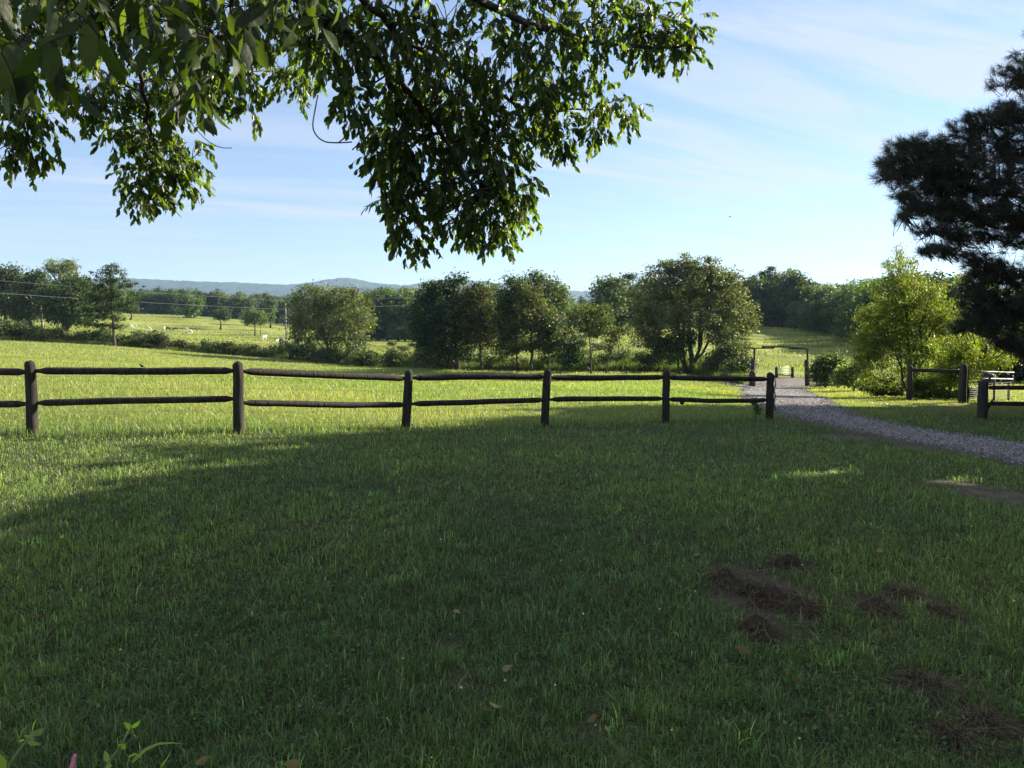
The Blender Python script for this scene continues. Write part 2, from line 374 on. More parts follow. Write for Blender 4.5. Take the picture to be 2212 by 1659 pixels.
# road
pts = []
for a_, b_ in zip(ROAD[:-1], ROAD[1:]):
    m = max(2, int(np.hypot(*(b_ - a_)[:2]) / .35))
    for k in range(m): pts.append(a_ + (b_ - a_) * k / m)
pts = np.array(pts + [ROAD[-1]])
for _ in range(12): pts[1:-1] = (pts[:-2] + pts[1:-1] * 2 + pts[2:]) / 4
tn = np.gradient(pts[:, :2], axis=0); tn /= np.linalg.norm(tn, axis=1)[:, None]; nn = np.stack([tn[:, 1], -tn[:, 0]], 1)
cs = np.linspace(-1, 1, 19); V = []
for j, cc in enumerate(cs):
    e = 1 + (.16 * (fbm(pts[:, 0] + j // 9 * 37, pts[:, 1], 1.1, 61) - .5) if abs(cc) > .99 else 0)
    xy = pts[:, :2] + nn * (pts[:, 2] * cc * e)[:, None]
    zc = ground(xy[:, 0], xy[:, 1]) + .045 * (1 - abs(cc) ** 6) - .01 * (abs(cc) > .99) + .02 * (fbm(xy[:, 0], xy[:, 1], .5, 62) - .5) - .015 * math.exp(-((abs(cc) - .5) / .15) ** 2)
    V.append(np.concatenate([xy, zc[:, None]], 1))
V = np.stack(V, 1); n0, n1c = V.shape[:2]; V = V.reshape(-1, 3)
ii = np.arange((n0 - 1) * (n1c - 1)); a = ii // (n1c - 1) * n1c + ii % (n1c - 1)
tt = fbm(V[:, 0], V[:, 1], .8, 63)[:, None]
rc = np.array([.14, .132, .122]) * (.7 + .6 * tt); cab = np.abs(np.tile(cs, n0))[:, None]
cw = np.clip(1 - cab / .28, 0, 1) * np.clip(fbm(V[:, 0], V[:, 1], 1.3, 66)[:, None] * 2.2 - .5, 0, 1) + np.clip(cab * 4 - 3.1, 0, 1); rc = rc * (1 - cw) + np.array([.13, .105, .075]) * cw
rc = rc * (1 - .45 * np.clip(fbm(V[:, 0], V[:, 1], 2.2, 64)[:, None] * 2.4 - 1.1, 0, 1)) + np.array([.18, .14, .11]) * .35 * np.clip(fbm(V[:, 0], V[:, 1], 2.2, 64)[:, None] * 2.4 - 1.1, 0, 1)
road = obj('gravel_road', mesh_np('gravel_road', V, np.stack([a, a + 1, a + n1c + 1, a + n1c], 1), None, rc, True), M_ROAD)
tag(road, 'grey gravel drive running from the gateway past the fence gap to the right', 'road', kind='structure')
# loose stones on the road
ns = 42000
t = rng.random(ns) ** 1.0; yy = np.exp(rng.uniform(math.log(8.5), math.log(66), ns)); k = np.searchsorted(pts[:200, 1], yy); 
order = np.argsort(pts[:, 1][:int(len(pts) * .8)]); py_ = pts[:int(len(pts) * .8)][order]
cx_ = np.interp(yy, py_[:, 1], py_[:, 0]); hw_ = np.interp(yy, py_[:, 1], py_[:, 2])
xx = cx_ + hw_ * 1.05 * rng.choice([-.5, .5, 0], ns, p=[.4, .4, .2]) + hw_ * rng.normal(0, .3, ns).clip(-.65, .65)
sz = (.007 + .0006 * yy) * rng.uniform(.6, 1.5, ns)
zz_ = ground(xx, yy) + .045
base = np.array([(1, 0, 0), (-.5, .87, 0), (-.5, -.87, 0), (0, 0, .8), (0, 0, -.6)])
an = rng.uniform(0, 6.28, ns); ca, sa = np.cos(an), np.sin(an)
B = np.repeat(base[None], ns, 0) * rng.uniform(.6, 1.3, (ns, 5, 3)) * sz[:, None, None]
bx = B[..., 0] * ca[:, None] - B[..., 1] * sa[:, None]; by = B[..., 0] * sa[:, None] + B[..., 1] * ca[:, None]
V = np.stack([bx + xx[:, None], by + yy[:, None], B[..., 2] + zz_[:, None]], -1).reshape(-1, 3)
T = np.array([(0, 1, 3), (1, 2, 3), (2, 0, 3), (1, 0, 4), (2, 1, 4), (0, 2, 4)]); T = (T[None] + (np.arange(ns) * 5)[:, None, None]).reshape(-1, 3)
sc_ = np.repeat((np.array([.25, .24, .23])[None] * rng.uniform(.25, 1.6, (ns, 1)) * rng.uniform(.93, 1.07, (ns, 3))), 5, 0)
gr = obj('gravel', mesh_np('gravel', V, None, T, sc_), M_STONE); tag(gr, 'loose grey crushed stone scattered over the drive', 'gravel', kind='stuff')

# ------------------------------------------------------------------ grass
def blades(x, y, z, h, wd, col, lean=.5, seg=2, flat=0.0, curl=.5):
    n = len(x); az = rng.uniform(0, 2 * math.pi, n); la = rng.uniform(0, 2 * math.pi, n)
    ln = np.abs(rng.normal(0, lean, n)) * h
    dx, dy = np.cos(la) * ln, np.sin(la) * ln
    sx, sy = np.cos(az) * wd / 2, np.sin(az) * wd / 2
    b = np.stack([x, y, z - .01], 1); s = np.stack([sx, sy, 0 * sx], 1)
    hz = h / np.sqrt(1 + (ln / h) ** 2)
    tip = b + np.stack([dx, dy, hz], 1)
    if seg == 1:
        V = np.stack([b - s, b + s, tip], 1).reshape(-1, 3); T = np.arange(n * 3).reshape(-1, 3); C = np.repeat(col, 3, 0)
        return V, T, C
    mid = b + np.stack([dx * .35, dy * .35, hz * .62], 1)
    tip = b + np.stack([dx * 1.15, dy * 1.15, hz * (1 - curl * rng.random(n) * .5)], 1)
    V = np.stack([b - s, b + s, mid - s * .8, mid + s * .8, tip], 1).reshape(-1, 3)
    T = (np.array([(0, 1, 3), (0, 3, 2), (2, 3, 4)])[None] + (np.arange(n) * 5)[:, None, None]).reshape(-1, 3)
    return V, T, np.repeat(col, 5, 0)
def mixc(a, b, t): return a * (1 - t[:, None]) + b * t[:, None]
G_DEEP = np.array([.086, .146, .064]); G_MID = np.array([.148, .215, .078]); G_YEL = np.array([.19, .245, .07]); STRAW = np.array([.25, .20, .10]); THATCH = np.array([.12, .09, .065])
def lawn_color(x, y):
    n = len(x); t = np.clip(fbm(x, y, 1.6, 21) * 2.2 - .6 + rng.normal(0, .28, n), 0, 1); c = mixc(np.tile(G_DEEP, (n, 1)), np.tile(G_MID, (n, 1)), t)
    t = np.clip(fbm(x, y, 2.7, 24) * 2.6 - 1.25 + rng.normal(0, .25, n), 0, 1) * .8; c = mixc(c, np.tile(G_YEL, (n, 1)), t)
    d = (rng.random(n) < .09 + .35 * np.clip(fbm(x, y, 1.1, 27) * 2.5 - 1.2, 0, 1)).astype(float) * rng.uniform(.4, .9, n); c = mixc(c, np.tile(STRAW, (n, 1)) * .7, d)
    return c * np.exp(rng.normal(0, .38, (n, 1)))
# lawn: from the camera to a little past the fence
n = 760000
y = np.exp(rng.uniform(math.log(1.5), math.log(27), n)); x = rng.uniform(-1, 1, n) * (.82 * y + 1.2)
bf = beyond_fence(x, y); keep = (bf < rng.uniform(-.2, 1.2, n)) | (road_dist(x, y) + cx_.mean() * 0 < 2.5) & (x > 6)
wv = worn(x, y); keep &= rng.random(n) > wv * .93
keep &= rng.random(n) < .35 + .9 * vnoise(x, y, .11, 58)
rdist = road_dist(x, y); keep &= (rdist > rng.uniform(-.42, .3, n))
keep &= ~((y < 2.3) & (rng.random(n) < .5))
x, y, wv, rdist = x[keep], y[keep], wv[keep], rdist[keep]; n = len(x); z = ground(x, y)
tall = fbm(x, y, .8, 51)
tuft = np.clip(fbm(x, y, .33, 52) * 3 - 1.5, 0, 1)
fine_ = vnoise(x, y, .085, 57); h = (.022 + .045 * tall + .05 * fine_ ** 2 + .05 * tuft * rng.random(n)) * rng.uniform(.5, 1.5, n) * (1 - .5 * np.clip(wv, 0, 1))
nearf = np.exp(-(beyond_fence(x, y) / .35) ** 2) * (x < 6.2); h += nearf * rng.uniform(0, .12, n)
h *= np.clip(rdist / .6 + .3, .3, 1)
wd = (.0028 + .00058 * y) * rng.uniform(.6, 1.5, n)
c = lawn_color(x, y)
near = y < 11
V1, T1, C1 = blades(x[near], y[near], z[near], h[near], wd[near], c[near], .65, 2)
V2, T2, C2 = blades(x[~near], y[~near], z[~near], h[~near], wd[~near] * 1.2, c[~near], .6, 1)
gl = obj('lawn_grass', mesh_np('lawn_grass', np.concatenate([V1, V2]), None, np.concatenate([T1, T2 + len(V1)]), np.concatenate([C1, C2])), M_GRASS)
tag(gl, 'short green lawn grass on the near side of the log fence', 'grass', kind='stuff')
# coarse tufts and broad blades in the foreground
n = 2100; ty = np.exp(rng.uniform(math.log(1.9), math.log(12), n)); tx = rng.uniform(-1, 1, n) * (.8 * ty + .5)
kk = (fbm(tx, ty, 1.3, 71) > .5) & (road_dist(tx, ty) > .4) & (worn(tx, ty) < .5); tx, ty = tx[kk], ty[kk]
m = 13; x = np.repeat(tx, m) + rng.normal(0, .03, len(tx) * m); y = np.repeat(ty, m) + rng.normal(0, .03, len(tx) * m); n = len(x)
cc = np.repeat(lawn_color(tx, ty), m, 0) * rng.uniform(.8, 1.25, (n, 1)) * np.array([1.15, 1.2, .95])
V1, T1, C1 = blades(x, y, ground(x, y), rng.uniform(.05, .12, n), rng.uniform(.004, .008, n), cc, .85, 2)
o = obj('grass_tufts', mesh_np('grass_tufts', V1, None, T1, C1), M_GRASS); tag(o, 'coarser broad-bladed grass tufts growing through the lawn', 'grass', kind='stuff')
# hay field between fence and hedgerow
n = 560000
y = np.exp(rng.uniform(math.log(10.8), math.log(122), n)); x = rng.uniform(-1, 1, n) * (.75 * y + 3)
bf = beyond_fence(x, y); keep = (bf > rng.uniform(-.3, .8, n)) & (y < edge_d(x, y) + rng.uniform(0, 2.5, n)) & (road_dist(x, y) > rng.uniform(0, .5, n))
x, y = x[keep], y[keep]; n = len(x); z = ground(x, y)
rightlawn = np.clip((x - .2 * y - 1) / 3, 0, 1) * np.clip((70 - y) / 10, 0, 1)
h = (.04 + .06 * fbm(x, y, 3, 81) + .08 * np.clip((y - 25) / 30, 0, 1)) * rng.uniform(.6, 1.5, n) * (1 - .35 * rightlawn); wd = (.0035 + .00068 * y) * rng.uniform(.6, 1.5, n)
t = np.clip(fbm(x, y, 7, 82) * 2 - .55 + rng.normal(0, .25, n), 0, 1)
c = mixc(np.tile(np.array([.135, .21, .052]), (n, 1)), np.tile(np.array([.25, .285, .09]), (n, 1)), t)
sd = (rng.random(n) < .06 + .10 * t).astype(float); c = mixc(c, np.tile(np.array([.34, .29, .14]), (n, 1)), sd * .8)
c = mixc(c, np.tile(np.array([.23, .21, .03]), (n, 1)), rightlawn * .35)
h = h * (1 + .5 * sd); c *= rng.uniform(.78, 1.22, (n, 1))
V1, T1, C1 = blades(x, y, z, h, wd, c, .62, 1)
o = obj('hay_field_grass', mesh_np('hay_field_grass', V1, None, T1, C1), M_GRASS); tag(o, 'yellow-green grass of the sunlit hay field beyond the fence', 'grass', kind='stuff')
# pasture tussocks beyond the hedgerow
n = 170000
y = np.exp(rng.uniform(math.log(60), math.log(420), n)); x = rng.uniform(-1, 1, n) * (.75 * y)
k = (y > edge_d(x, y) + 3) & (road_dist(x, y) > .3); x, y = x[k], y[k]; n = len(x)
cl = fbm(x * .5, y, 4.5, 91); k = rng.random(n) < np.clip(cl * 2.2 - .5, .08, 1); x, y, cl = x[k], y[k], cl[k]; n = len(x)
h = (.16 + .5 * np.clip(cl * 2 - 1, 0, 1)) * rng.uniform(.5, 1.4, n); wd = (.04 + .0012 * y) * rng.uniform(.6, 1.4, n)
t = np.clip(fbm(x, y, 25, 92) * 2 - .4 + rng.normal(0, .2, n), 0, 1) * np.clip(1.4 - 1.2 * np.clip(cl * 2 - 1, 0, 1), 0, 1)
c = mixc(np.tile(np.array([.075, .115, .03]), (n, 1)), np.tile(np.array([.21, .23, .05]), (n, 1)), t) * rng.uniform(.75, 1.25, (n, 1))
V1, T1, C1 = blades(x, y, ground(x, y), h, wd, c, .6, 1)
o = obj('pasture_grass', mesh_np('pasture_grass', V1, None, T1, C1), M_GRASS); tag(o, 'tussocky yellow-green pasture on the slopes behind the hedgerow', 'grass', kind='stuff')
# rank weeds along the hedgerow foot and under the trees
n = 90000
px = rng.uniform(-120, 860, n); ed = np.interp(px, EDGE[:, 0], EDGE[:, 1]); off = rng.gamma(1.6, 2.6, n); y = ed + off + .5; x = (px - 512) / F_ * y
k = (road_dist(x, y) > .4) & ~((px > 745) & (px < 822)); x, y, px, off = x[k], y[k], px[k], off[k]; n = len(x)
hh = (.35 + .75 * fbm(x, y, 3.0, 101)) * np.where(px > 400, 1.15, .8); h = hh * rng.uniform(.5, 1.3, n); wd = rng.uniform(.05, .13, n)
t = np.clip(fbm(x, y, 4, 102) * 2 - .5 + rng.normal(0, .25, n), 0, 1)
c = mixc(np.tile(np.array([.04, .075, .02]), (n, 1)), np.tile(np.array([.14, .17, .04]), (n, 1)), t) * rng.uniform(.7, 1.3, (n, 1))
V1, T1, C1 = blades(x, y, ground(x, y), h, wd, c, .35, 1)
o = obj('tall_weeds', mesh_np('tall_weeds', V1, None, T1, C1), M_GRASS); tag(o, 'rank tall weeds along the foot of the hedgerow and trees', 'weeds', kind='stuff')

# ------------------------------------------------------------------ leaf clouds
def leaf_quads(C, n_out, ls, asp=.55, up=.25, outw=.5, col=(.06, .1, .03), cvar=.3, ctint=None, droop=0.0):
    """C leaf centres, n_out outward dirs; returns verts, quads, colors"""
    n = len(C); d = rng.normal(size=(n, 3)); d /= np.linalg.norm(d, axis=1)[:, None]
    nr_ = d * .9 + n_out * outw; nr_[:, 2] += up; nr_ /= np.linalg.norm(nr_, axis=1)[:, None] + 1e-9
    t = rng.normal(size=(n, 3)); t[:, 2] -= droop * 2; a = np.cross(nr_, t); a /= np.linalg.norm(a, axis=1)[:, None] + 1e-9; b = np.cross(nr_, a)
    s = (ls * rng.uniform(.55, 1.35, n))[:, None]
    if droop: a, b = b, a
    V = np.stack([C - a * s * .5, C - b * s * asp * .5 + nr_ * s * .08, C + a * s * .5, C + b * s * asp * .5 + nr_ * s * .08], 1).reshape(-1, 3)
    Q = np.arange(n * 4).reshape(-1, 4)
    cc = np.tile(np.array(col), (n, 1)) * np.exp(rng.normal(0, cvar * .7, (n, 1))) * rng.uniform(.88, 1.12, (n, 3))
    if ctint is not None: cc = cc * ctint
    return V, Q, np.repeat(cc, 4, 0)
def crown_cloud(lobes, nclus, per, cr, gap=.12, surf=.55, shell=True):
    """lobes (cx,cy,cz,rx,ry,rz); returns leaf centres, outward dirs, cluster centres, cluster index"""
    lo = np.array(lobes, float); vol = (lo[:, 3] * lo[:, 4] * lo[:, 5]) ** .75; vol /= vol.sum()
    k = rng.choice(len(lo), nclus, p=vol)
    d = rng.normal(size=(nclus, 3)); d /= np.linalg.norm(d, axis=1)[:, None]
    rad = np.where(rng.random(nclus) < surf, rng.uniform(.72, 1.0, nclus), rng.uniform(.15, .8, nclus))
    cc = lo[k, :3] + d * rad[:, None] * lo[k, 3:6]
    pc = rng.poisson(per, nclus) + 2; idx = np.repeat(np.arange(nclus), pc)
    crs = cr * rng.uniform(.55, 1.35, nclus)
    off = rng.normal(size=(len(idx), 3)) * np.array([1, 1, .62]) * (crs[idx] * .55)[:, None]
    P = cc[idx] + off
    nd = off / (np.linalg.norm(off, axis=1)[:, None] + 1e-9) * .5 + d[idx]; nd /= np.linalg.norm(nd, axis=1)[:, None] + 1e-9
    return P, nd, cc, idx
GAPS = []      # sun rays kept open through foliage: (point, radius)
def open_gaps(P):
    k = np.ones(len(P), bool)
    for q, rad in GAPS:
        v_ = P - q; t_ = v_ @ SUNDIR; dd = np.linalg.norm(v_ - t_[:, None] * SUNDIR, axis=1)
        k &= ~((dd < rad * rng.uniform(.55, 1.5, len(P))) & (t_ > 3))
    return k
def branches(mb, stems, cc, limbs=14, r0=.18, thin=.35, sides=5, frac=.5):
    """stems: list of polylines; limbs reach to cluster centres"""
    sp_ = []
    for si_, s_ in enumerate(stems):
        s_ = np.asarray(s_, float); m_ = len(s_); q0_ = r0 * (1 if si_ == 0 else .5)
        rad = np.linspace(q0_, q0_ * .3, m_); rad[0] *= 1.35 if si_ == 0 else 1
        mb.tube(s_, rad, 8); 
        for i in range(m_):
            if i >= m_ * .3: sp_.append((s_[i], rad[i]))
    nodes = [p for p, _ in sp_]; nrad = [r for _, r in sp_]
    cc = np.asarray(cc); pick = rng.permutation(len(cc))
    base = np.mean([s_[0] for s_ in stems], axis=0)
    pick = pick[np.argsort([np.linalg.norm(cc[i] - base) for i in pick])][:: 1]
    take = rng.random(len(pick)) < frac
    for i in pick[take]:
        c_ = cc[i]; nd = np.array(nodes); dv = c_ - nd; dist = np.linalg.norm(dv, axis=1)
        pen = dist + np.where(dv[:, 2] < -.1 * dist, dist * .6, 0); j = int(np.argmin(pen))
        if dist[j] < .05: continue
        p0 = nd[j]; mid = (p0 + c_) / 2 + np.array([0, 0, 1]) * dist[j] * .08 + rng.normal(0, .06, 3) * dist[j]
        rr_ = min(nrad[j] * .62, thin * .05 + dist[j] * .018)
        mb.tube([p0, mid, c_], [rr_, rr_ * .75, rr_ * .4], 4 if dist[j] > .8 else 3, cap=False)
        nodes += [mid, c_]; nrad += [rr_ * .75, rr_ * .45]
def hero_tree(name, label, cat, d, lobes, stems, nclus, per, cr, ls, col, r0=.2, group=None, bark=None, asp=.55, up=.25, cvar=.3, depth=1.0, droop=0, frac=.5, lean=None, surf=.55, mat=None, cz=.25):
    """lobes & stems in 2212-wide pixels at depth d"""
    b = dat(stems[0][0][0], stems[0][0][1], d); b[2] = gz(b[0], b[1]) - .03
    lo = []; lobes = list(lobes)
    ytop = min(q[1] - q[3] for q in lobes); ybot = max(q[1] + q[3] for q in lobes)
    for q in list(lobes):
        if 'pine' not in name and q[1] < ytop + .62 * (ybot - ytop) and min(q[2], q[3]) > 9:
            for _ in range(3):
                a_ = rng.uniform(-1.4, 1.4); lobes.append((q[0] + math.sin(a_) * q[2] * .95, q[1] - math.cos(a_) * q[3] * .95, q[2] * rng.uniform(.16, .3), q[3] * rng.uniform(.2, .42)))
    for (x_, y_, rx, ry) in lobes:
        p = dat(x_, y_, d); rxm, rym = rx * K / F_ * d, ry * K / F_ * d
        off = rng.uniform(-.35, .35) * rxm * depth
        lo.append((p[0] - b[0], off, p[2] - b[2], rxm, max(rxm, .6 * rym) * .95 * depth, rym))
    st = []
    for s_ in stems:
        pts_ = [dat(x_, y_, d) - b for x_, y_ in s_]; pts_ = np.array(pts_)
        pts_[:, 1] += np.linspace(0, rng.uniform(-.4, .4), len(pts_)); pts_[0, 2] = min(pts_[0, 2], gz(pts_[0, 0] + b[0], b[1]) - b[2] - .05)
        # refine
        q = [pts_[0]]
        for a_, c_ in zip(pts_[:-1], pts_[1:]):
            for f_ in (.34, .67, 1.0): q.append(a_ + (c_ - a_) * f_ + (rng.normal(0, .03, 3) * np.linalg.norm(c_ - a_) if f_ < 1 else 0))
        st.append(np.array(q))
    nclus = int(nclus * 1.5); per = per * 1.35
    P, nd, cc, idx = crown_cloud(lo, nclus, per, cr, surf=surf)
    k = open_gaps(P + b) & (P[:, 2] > .1); P, nd, idx = P[k], nd[k], idx[k]
    ti = np.exp(rng.normal(0, cz, (nclus, 1))) * (1 + rng.normal(0, .07, (nclus, 3)))
    V, Q, C = leaf_quads(P, nd, ls, asp, up, .5, col, cvar, ti[idx], droop)
    root = thing(name, b, label, cat, group)
    mb = MB(); branches(mb, st, cc, r0=r0, frac=frac)
    obj('trunk', mb.mesh('trunk', True, False), bark or M_BARK, root)
    obj('crown', mesh_np('crown', V, Q, None, C), mat or M_LEAF, root)
    return root

# ------------------------------------------------------------------ log fences
def post_mesh(h, r, rot=0.0):
    mb = MB(); zs = [-.25, 0, .25 * h, .5 * h, .75 * h, h - r * .85, h - r * .45, h - r * .15, h]
    rs = [1.04, 1.04, 1.0, 1.0, .97, .96, .84, .5, .06]
    pts_ = [(rng.normal(0, .004), rng.normal(0, .004), q) for q in zs]
    mb.tube(pts_, [r * q * rng.uniform(.97, 1.03) for q in rs], 18); return mb.mesh('post', True, False)
def rail_mesh(a, b, r):
    a, b = np.array(a), np.array(b); n_ = 16; ln = np.linalg.norm(b - a); u_ = (b - a) / ln
    t_ = np.concatenate([[0, .08 / ln, .17 / ln], np.linspace(.25 / ln + .02, 1 - .25 / ln - .02, n_), [1 - .17 / ln, 1 - .08 / ln, 1]])
    rad = np.concatenate([[r * .5, r * .55, r * .98], r * (1 + rng.normal(0, .03, n_)), [r * .98, r * .55, r * .5]])
    bow = rng.normal(0, .012); side_ = rng.normal(0, .012)
    P = a + np.outer(t_, b - a); P[:, 2] += np.sin(t_ * math.pi) * bow + np.interp(t_, np.linspace(0, 1, 6), rng.normal(0, .004, 6)); P[:, 1] += np.sin(t_ * math.pi) * side_
    mb = MB(); mb.tube(P, rad, 14); return mb.mesh('rail', True, False)
def dashed(mb, a, b, sag, r=.0022, n_=10):
    t_ = np.linspace(0, 1, n_)[:, None]; P = np.array(a) * (1 - t_) + np.array(b) * t_; P[:, 2] -= sag * np.sin(t_[:, 0] * math.pi); mb.tube(P, r, 3, cap=False)
FP = [(-131, 434, 11.2, 362), (32.4, 433.8, 11.5, 360.2), (238.9, 433.8, 11.9, 361), (408.8, 429, 13.9, 369.4), (547.7, 426, 15.0, 369), (665.7, 422.5, 16.4, 370), (769.4, 419.8, 18.0, 372.2)]
RAILS = [((371, 372), (403, 404)), ((371, 371), (403, 399)), ((371.5, 378.7), (402.5, 405)), ((378.5, 377), (404, 399.7)), ((377.4, 377.2), (399.6, 398.5)), ((377.8, 379.3), (399, 400))]
fence = thing('log_fence', (0, 11.5, 0), 'long dark round-post two-rail log fence crossing the lawn left of the drive', 'fence')
FB = np.array([0, 11.5, 0.0])
posts = []
for i, (px, by, d, ty) in enumerate(FP):
    top = at(px, ty, d); bx_ = at(px - (3 if i in (3, 4) else 0), by, d); bx_[2] = gz(bx_[0], d)
    p = obj('post', post_mesh(top[2] - bx_[2], .081 if i < 6 else .086), M_FENCE, fence, Vector(bx_ - FB))
    lean = math.atan2(top[0] - bx_[0], top[2] - bx_[2]) * (1 if i in (3, 4) else .3)
    p.rotation_euler = (rng.normal(0, .01), lean, 0); posts.append((bx_, top))
wmb = MB()
for i in range(6):
    pa, pb = FP[i], FP[i + 1]
    for (ya, yb) in RAILS[i]:
        a = at(pa[0], ya, pa[2]); b = at(pb[0], yb, pb[2]); u_ = (b - a) / np.linalg.norm(b - a)
        obj('rail', rail_mesh(a + u_ * .02 - FB, b - u_ * .02 - FB, .056 if ya < 390 else .052), M_FENCE, fence)
    for fr in (.12, .28, .62, .78):
        a = posts[i][0] * (1 - fr) + posts[i][1] * fr; b = posts[i + 1][0] * (1 - fr) + posts[i + 1][1] * fr
        a = a + [0, .1, 0]; b = b + [0, .1, 0]; dashed(wmb, a - FB, b - FB, rng.normal(.0, .02))
obj('wire', wmb.mesh('wire', False, False), M_WIRE, fence)
vm = MB(); bx_, top = posts[6]
for k_ in range(3):
    t_ = np.linspace(0, 1, 14); P = np.stack([.11 + .025 * np.sin(t_ * 17 + k_), .02 * np.cos(t_ * 13 + k_), .2 + .85 * t_], 1) + bx_ - FB
    vm.tube(P, .006, 4)
obj('chain', vm.mesh('chain', True, False), M_FENCE, fence)
# right fence
f2 = thing('log_fence', (13.3, 21.7, 0), 'short end of a two-rail log fence at the right of the drive', 'fence')
F2 = np.array([13.3, 21.7, 0.0]); P2 = []
for px, by, d, ty in [(983, 419, 21.7, 380), (1150, 424, 21.9, 384)]:
    top = at(px, ty, d); b_ = at(px - 1, by, d); b_[2] = gz(b_[0], d); P2.append((b_, top, px, d))
    p = obj('post', post_mesh(top[2] - b_[2], .135), M_GATEW, f2, Vector(b_ - F2)); p.rotation_euler = (0, .03, 1)
for ya, yb in ((387.5, 389), (403.5, 405)):
    a = at(983, ya, 21.7); b = at(1150, yb, 21.9); u_ = (b - a) / np.linalg.norm(b - a)
    obj('rail', rail_mesh(a + u_ * .1 - F2, b - u_ * .1 - F2, .062), M_GATEW, f2)
b_ = P2[0][0] - F2
mb = MB(); mb.tube([b_ + [.12, -.05, .3], b_ + [.2, -.08, .5], b_ + [.26, -.1, .62]], [.035, .03, .012], 5); obj('broken_stub', mb.mesh('broken_stub', True, False), M_GATEW, f2)
mb = MB(); mb.tube([b_ + [.1, 0, 1.1], b_ + [.25, -.03, 1.22]], [.03, .012], 5); obj('broken_stub', mb.mesh('broken_stub', True, False), M_GATEW, f2)
# corner fence behind the peach tree
f3 = thing('corral_fence', gpos(935, 28), 'dark board fence corner half hidden under the light green tree', 'fence'); F3 = np.array(f3.location)
Q3 = []
for px, by, d, ty, r in [(909, 400, 29, 365, .10), (962, 403.5, 27.5, 363.5, .135)]:
    top = at(px, ty, d); b_ = at(px, by, d); b_[2] = gz(b_[0], d); Q3.append((b_, top))
    obj('post', post_mesh(top[2] - b_[2], r), M_GATEW, f3, Vector(b_ - F3))
a = at(909, 369.5, 29); b = at(962, 371.5, 27.5); obj('rail', rail_mesh(a - F3, b - F3, .07), M_FENCE, f3)
mb = MB(); mb.tube([at(968, 403, 27.5) - F3 - [0, 0, .3], at(968, 366, 27.5) - F3], .03, 6); obj('stake', mb.mesh('stake', True, False), M_FENCE, f3)
# white pipe panel with wire mesh
f4 = thing('pipe_fence', gpos(990, 31), 'white pipe rails over wire mesh behind the right fence post', 'fence'); F4 = np.array(f4.location)
mb = MB(); mb.tube([at(972, 371.2, 28) - F4, at(1014, 372.4, 31) - F4], .02, 8); obj('rail', mb.mesh('rail', True, False), M_PIPE, f4)
mb = MB(); mb.tube([at(972, 378.6, 28) - F4, at(1013, 379.0, 30.5) - F4], .026, 8); obj('rail', mb.mesh('rail', True, False), M_PIPE, f4)
mb = MB(); mb.tube([at(1013, 375, 30.5) - F4, at(1013, 388, 30.5) - F4], .025, 6); mb.tube([at(994, 381, 29.5) - F4, at(1011, 381.5, 30.4) - F4 + [0, 0, -.25]], .02, 6); obj('upright', mb.mesh('upright', True, False), M_PIPE, f4)
for px, d in ((994, 29.4), (1008.5, 30.3)):
    mb = MB(); b_ = at(px, 399, d); b_[2] = gz(b_[0], d) - .1; mb.tube([b_ - F4, at(px, 381, d) - F4], .045, 6); obj('steel_post', mb.mesh('steel_post', True, False), M_GATEW, f4)
mb = MB()
for k_ in range(9):
    yy_ = 382 + k_ * 1.9
    mb.tube([at(970, yy_ + 2.2, 28) - F4, at(1013, yy_ * .985 + 6, 30.5) - F4], .005, 3, cap=False)
for k_ in range(34):
    f_ = k_ / 33; px = 970 + 43 * f_; d = 28 + 2.5 * f_; a = at(px, 381, d); b_ = a.copy(); b_[2] = gz(a[0], d); mb.tube([a - F4, b_ - F4], .004, 3, cap=False)
obj('wire_mesh', mb.mesh('wire_mesh', False, False), M_WIREM, f4)
# dark feeder behind
p = at(985, 378, 42); p[2] = gz(p[0], 42)
mb = MB(); hh_ = at(985, 371, 42)[2] - p[2]
mb.tube([(0, 0, hh_ - .75), (0, 0, hh_ - .6), (0, 0, hh_ - .2), (0, 0, hh_)], [.35, .5, .5, .12], 14)
ff = thing('stock_feeder', p, 'dark round stock feeder behind the white pipe rails', 'feeder'); obj('drum', mb.mesh('drum', True, False), M_GATEW, ff)
for k_ in range(3):
    mb = MB(); mb.tube([(.3 * math.cos(k_ * 2.1), .3 * math.sin(k_ * 2.1), -.1), (.3 * math.cos(k_ * 2.1), .3 * math.sin(k_ * 2.1), hh_ - .6)], .04, 6); obj('leg', mb.mesh('leg', True, False), M_GATEW, ff)

# ------------------------------------------------------------------ ranch gateway
gw = thing('ranch_gateway', gpos(780, 62), 'tall dark timber entrance gateway spanning the gravel drive', 'gateway'); G0 = np.array(gw.location)
def seg_post(name, px_b, px_t, y_t, d, r1, r2, ysplit, par, org):
    b_ = at(px_b, 386, d); b_[2] = gz(b_[0], d) - .2; t_ = at(px_t, y_t, d); m_ = at((px_b + px_t) / 2 , ysplit, d)
    mb = MB(); mb.tube([b_ - org, m_ - org + [-.05, 0, 0], m_ - org + [-.05, 0, .12]], [r1, r1, r1 * .5], 10); mb.tube([b_ * .3 + m_ * .7 - org + [.08, 0, 0], t_ - org], [r2, r2 * .9], 8)
    return obj(name, mb.mesh(name, True, False), M_GATEW, par)
seg_post('post', 752.5, 754.5, 348, 62, .17, .09, 360, gw, G0)
seg_post('post', 807.5, 807, 348, 62, .19, .09, 361, gw, G0)
mb = MB()
def bar(y0, xa, xb, hh, dd=.16):
    a = at(xa, y0, 62) - G0; b = at(xb, y0, 62) - G0; mb.box((a + b) / 2, (abs(b[0] - a[0]), dd, hh))
bar(348.2, 748.5, 774, .10); bar(348.6, 789, 814, .12); bar(346.8, 762, 801, .12, .2)
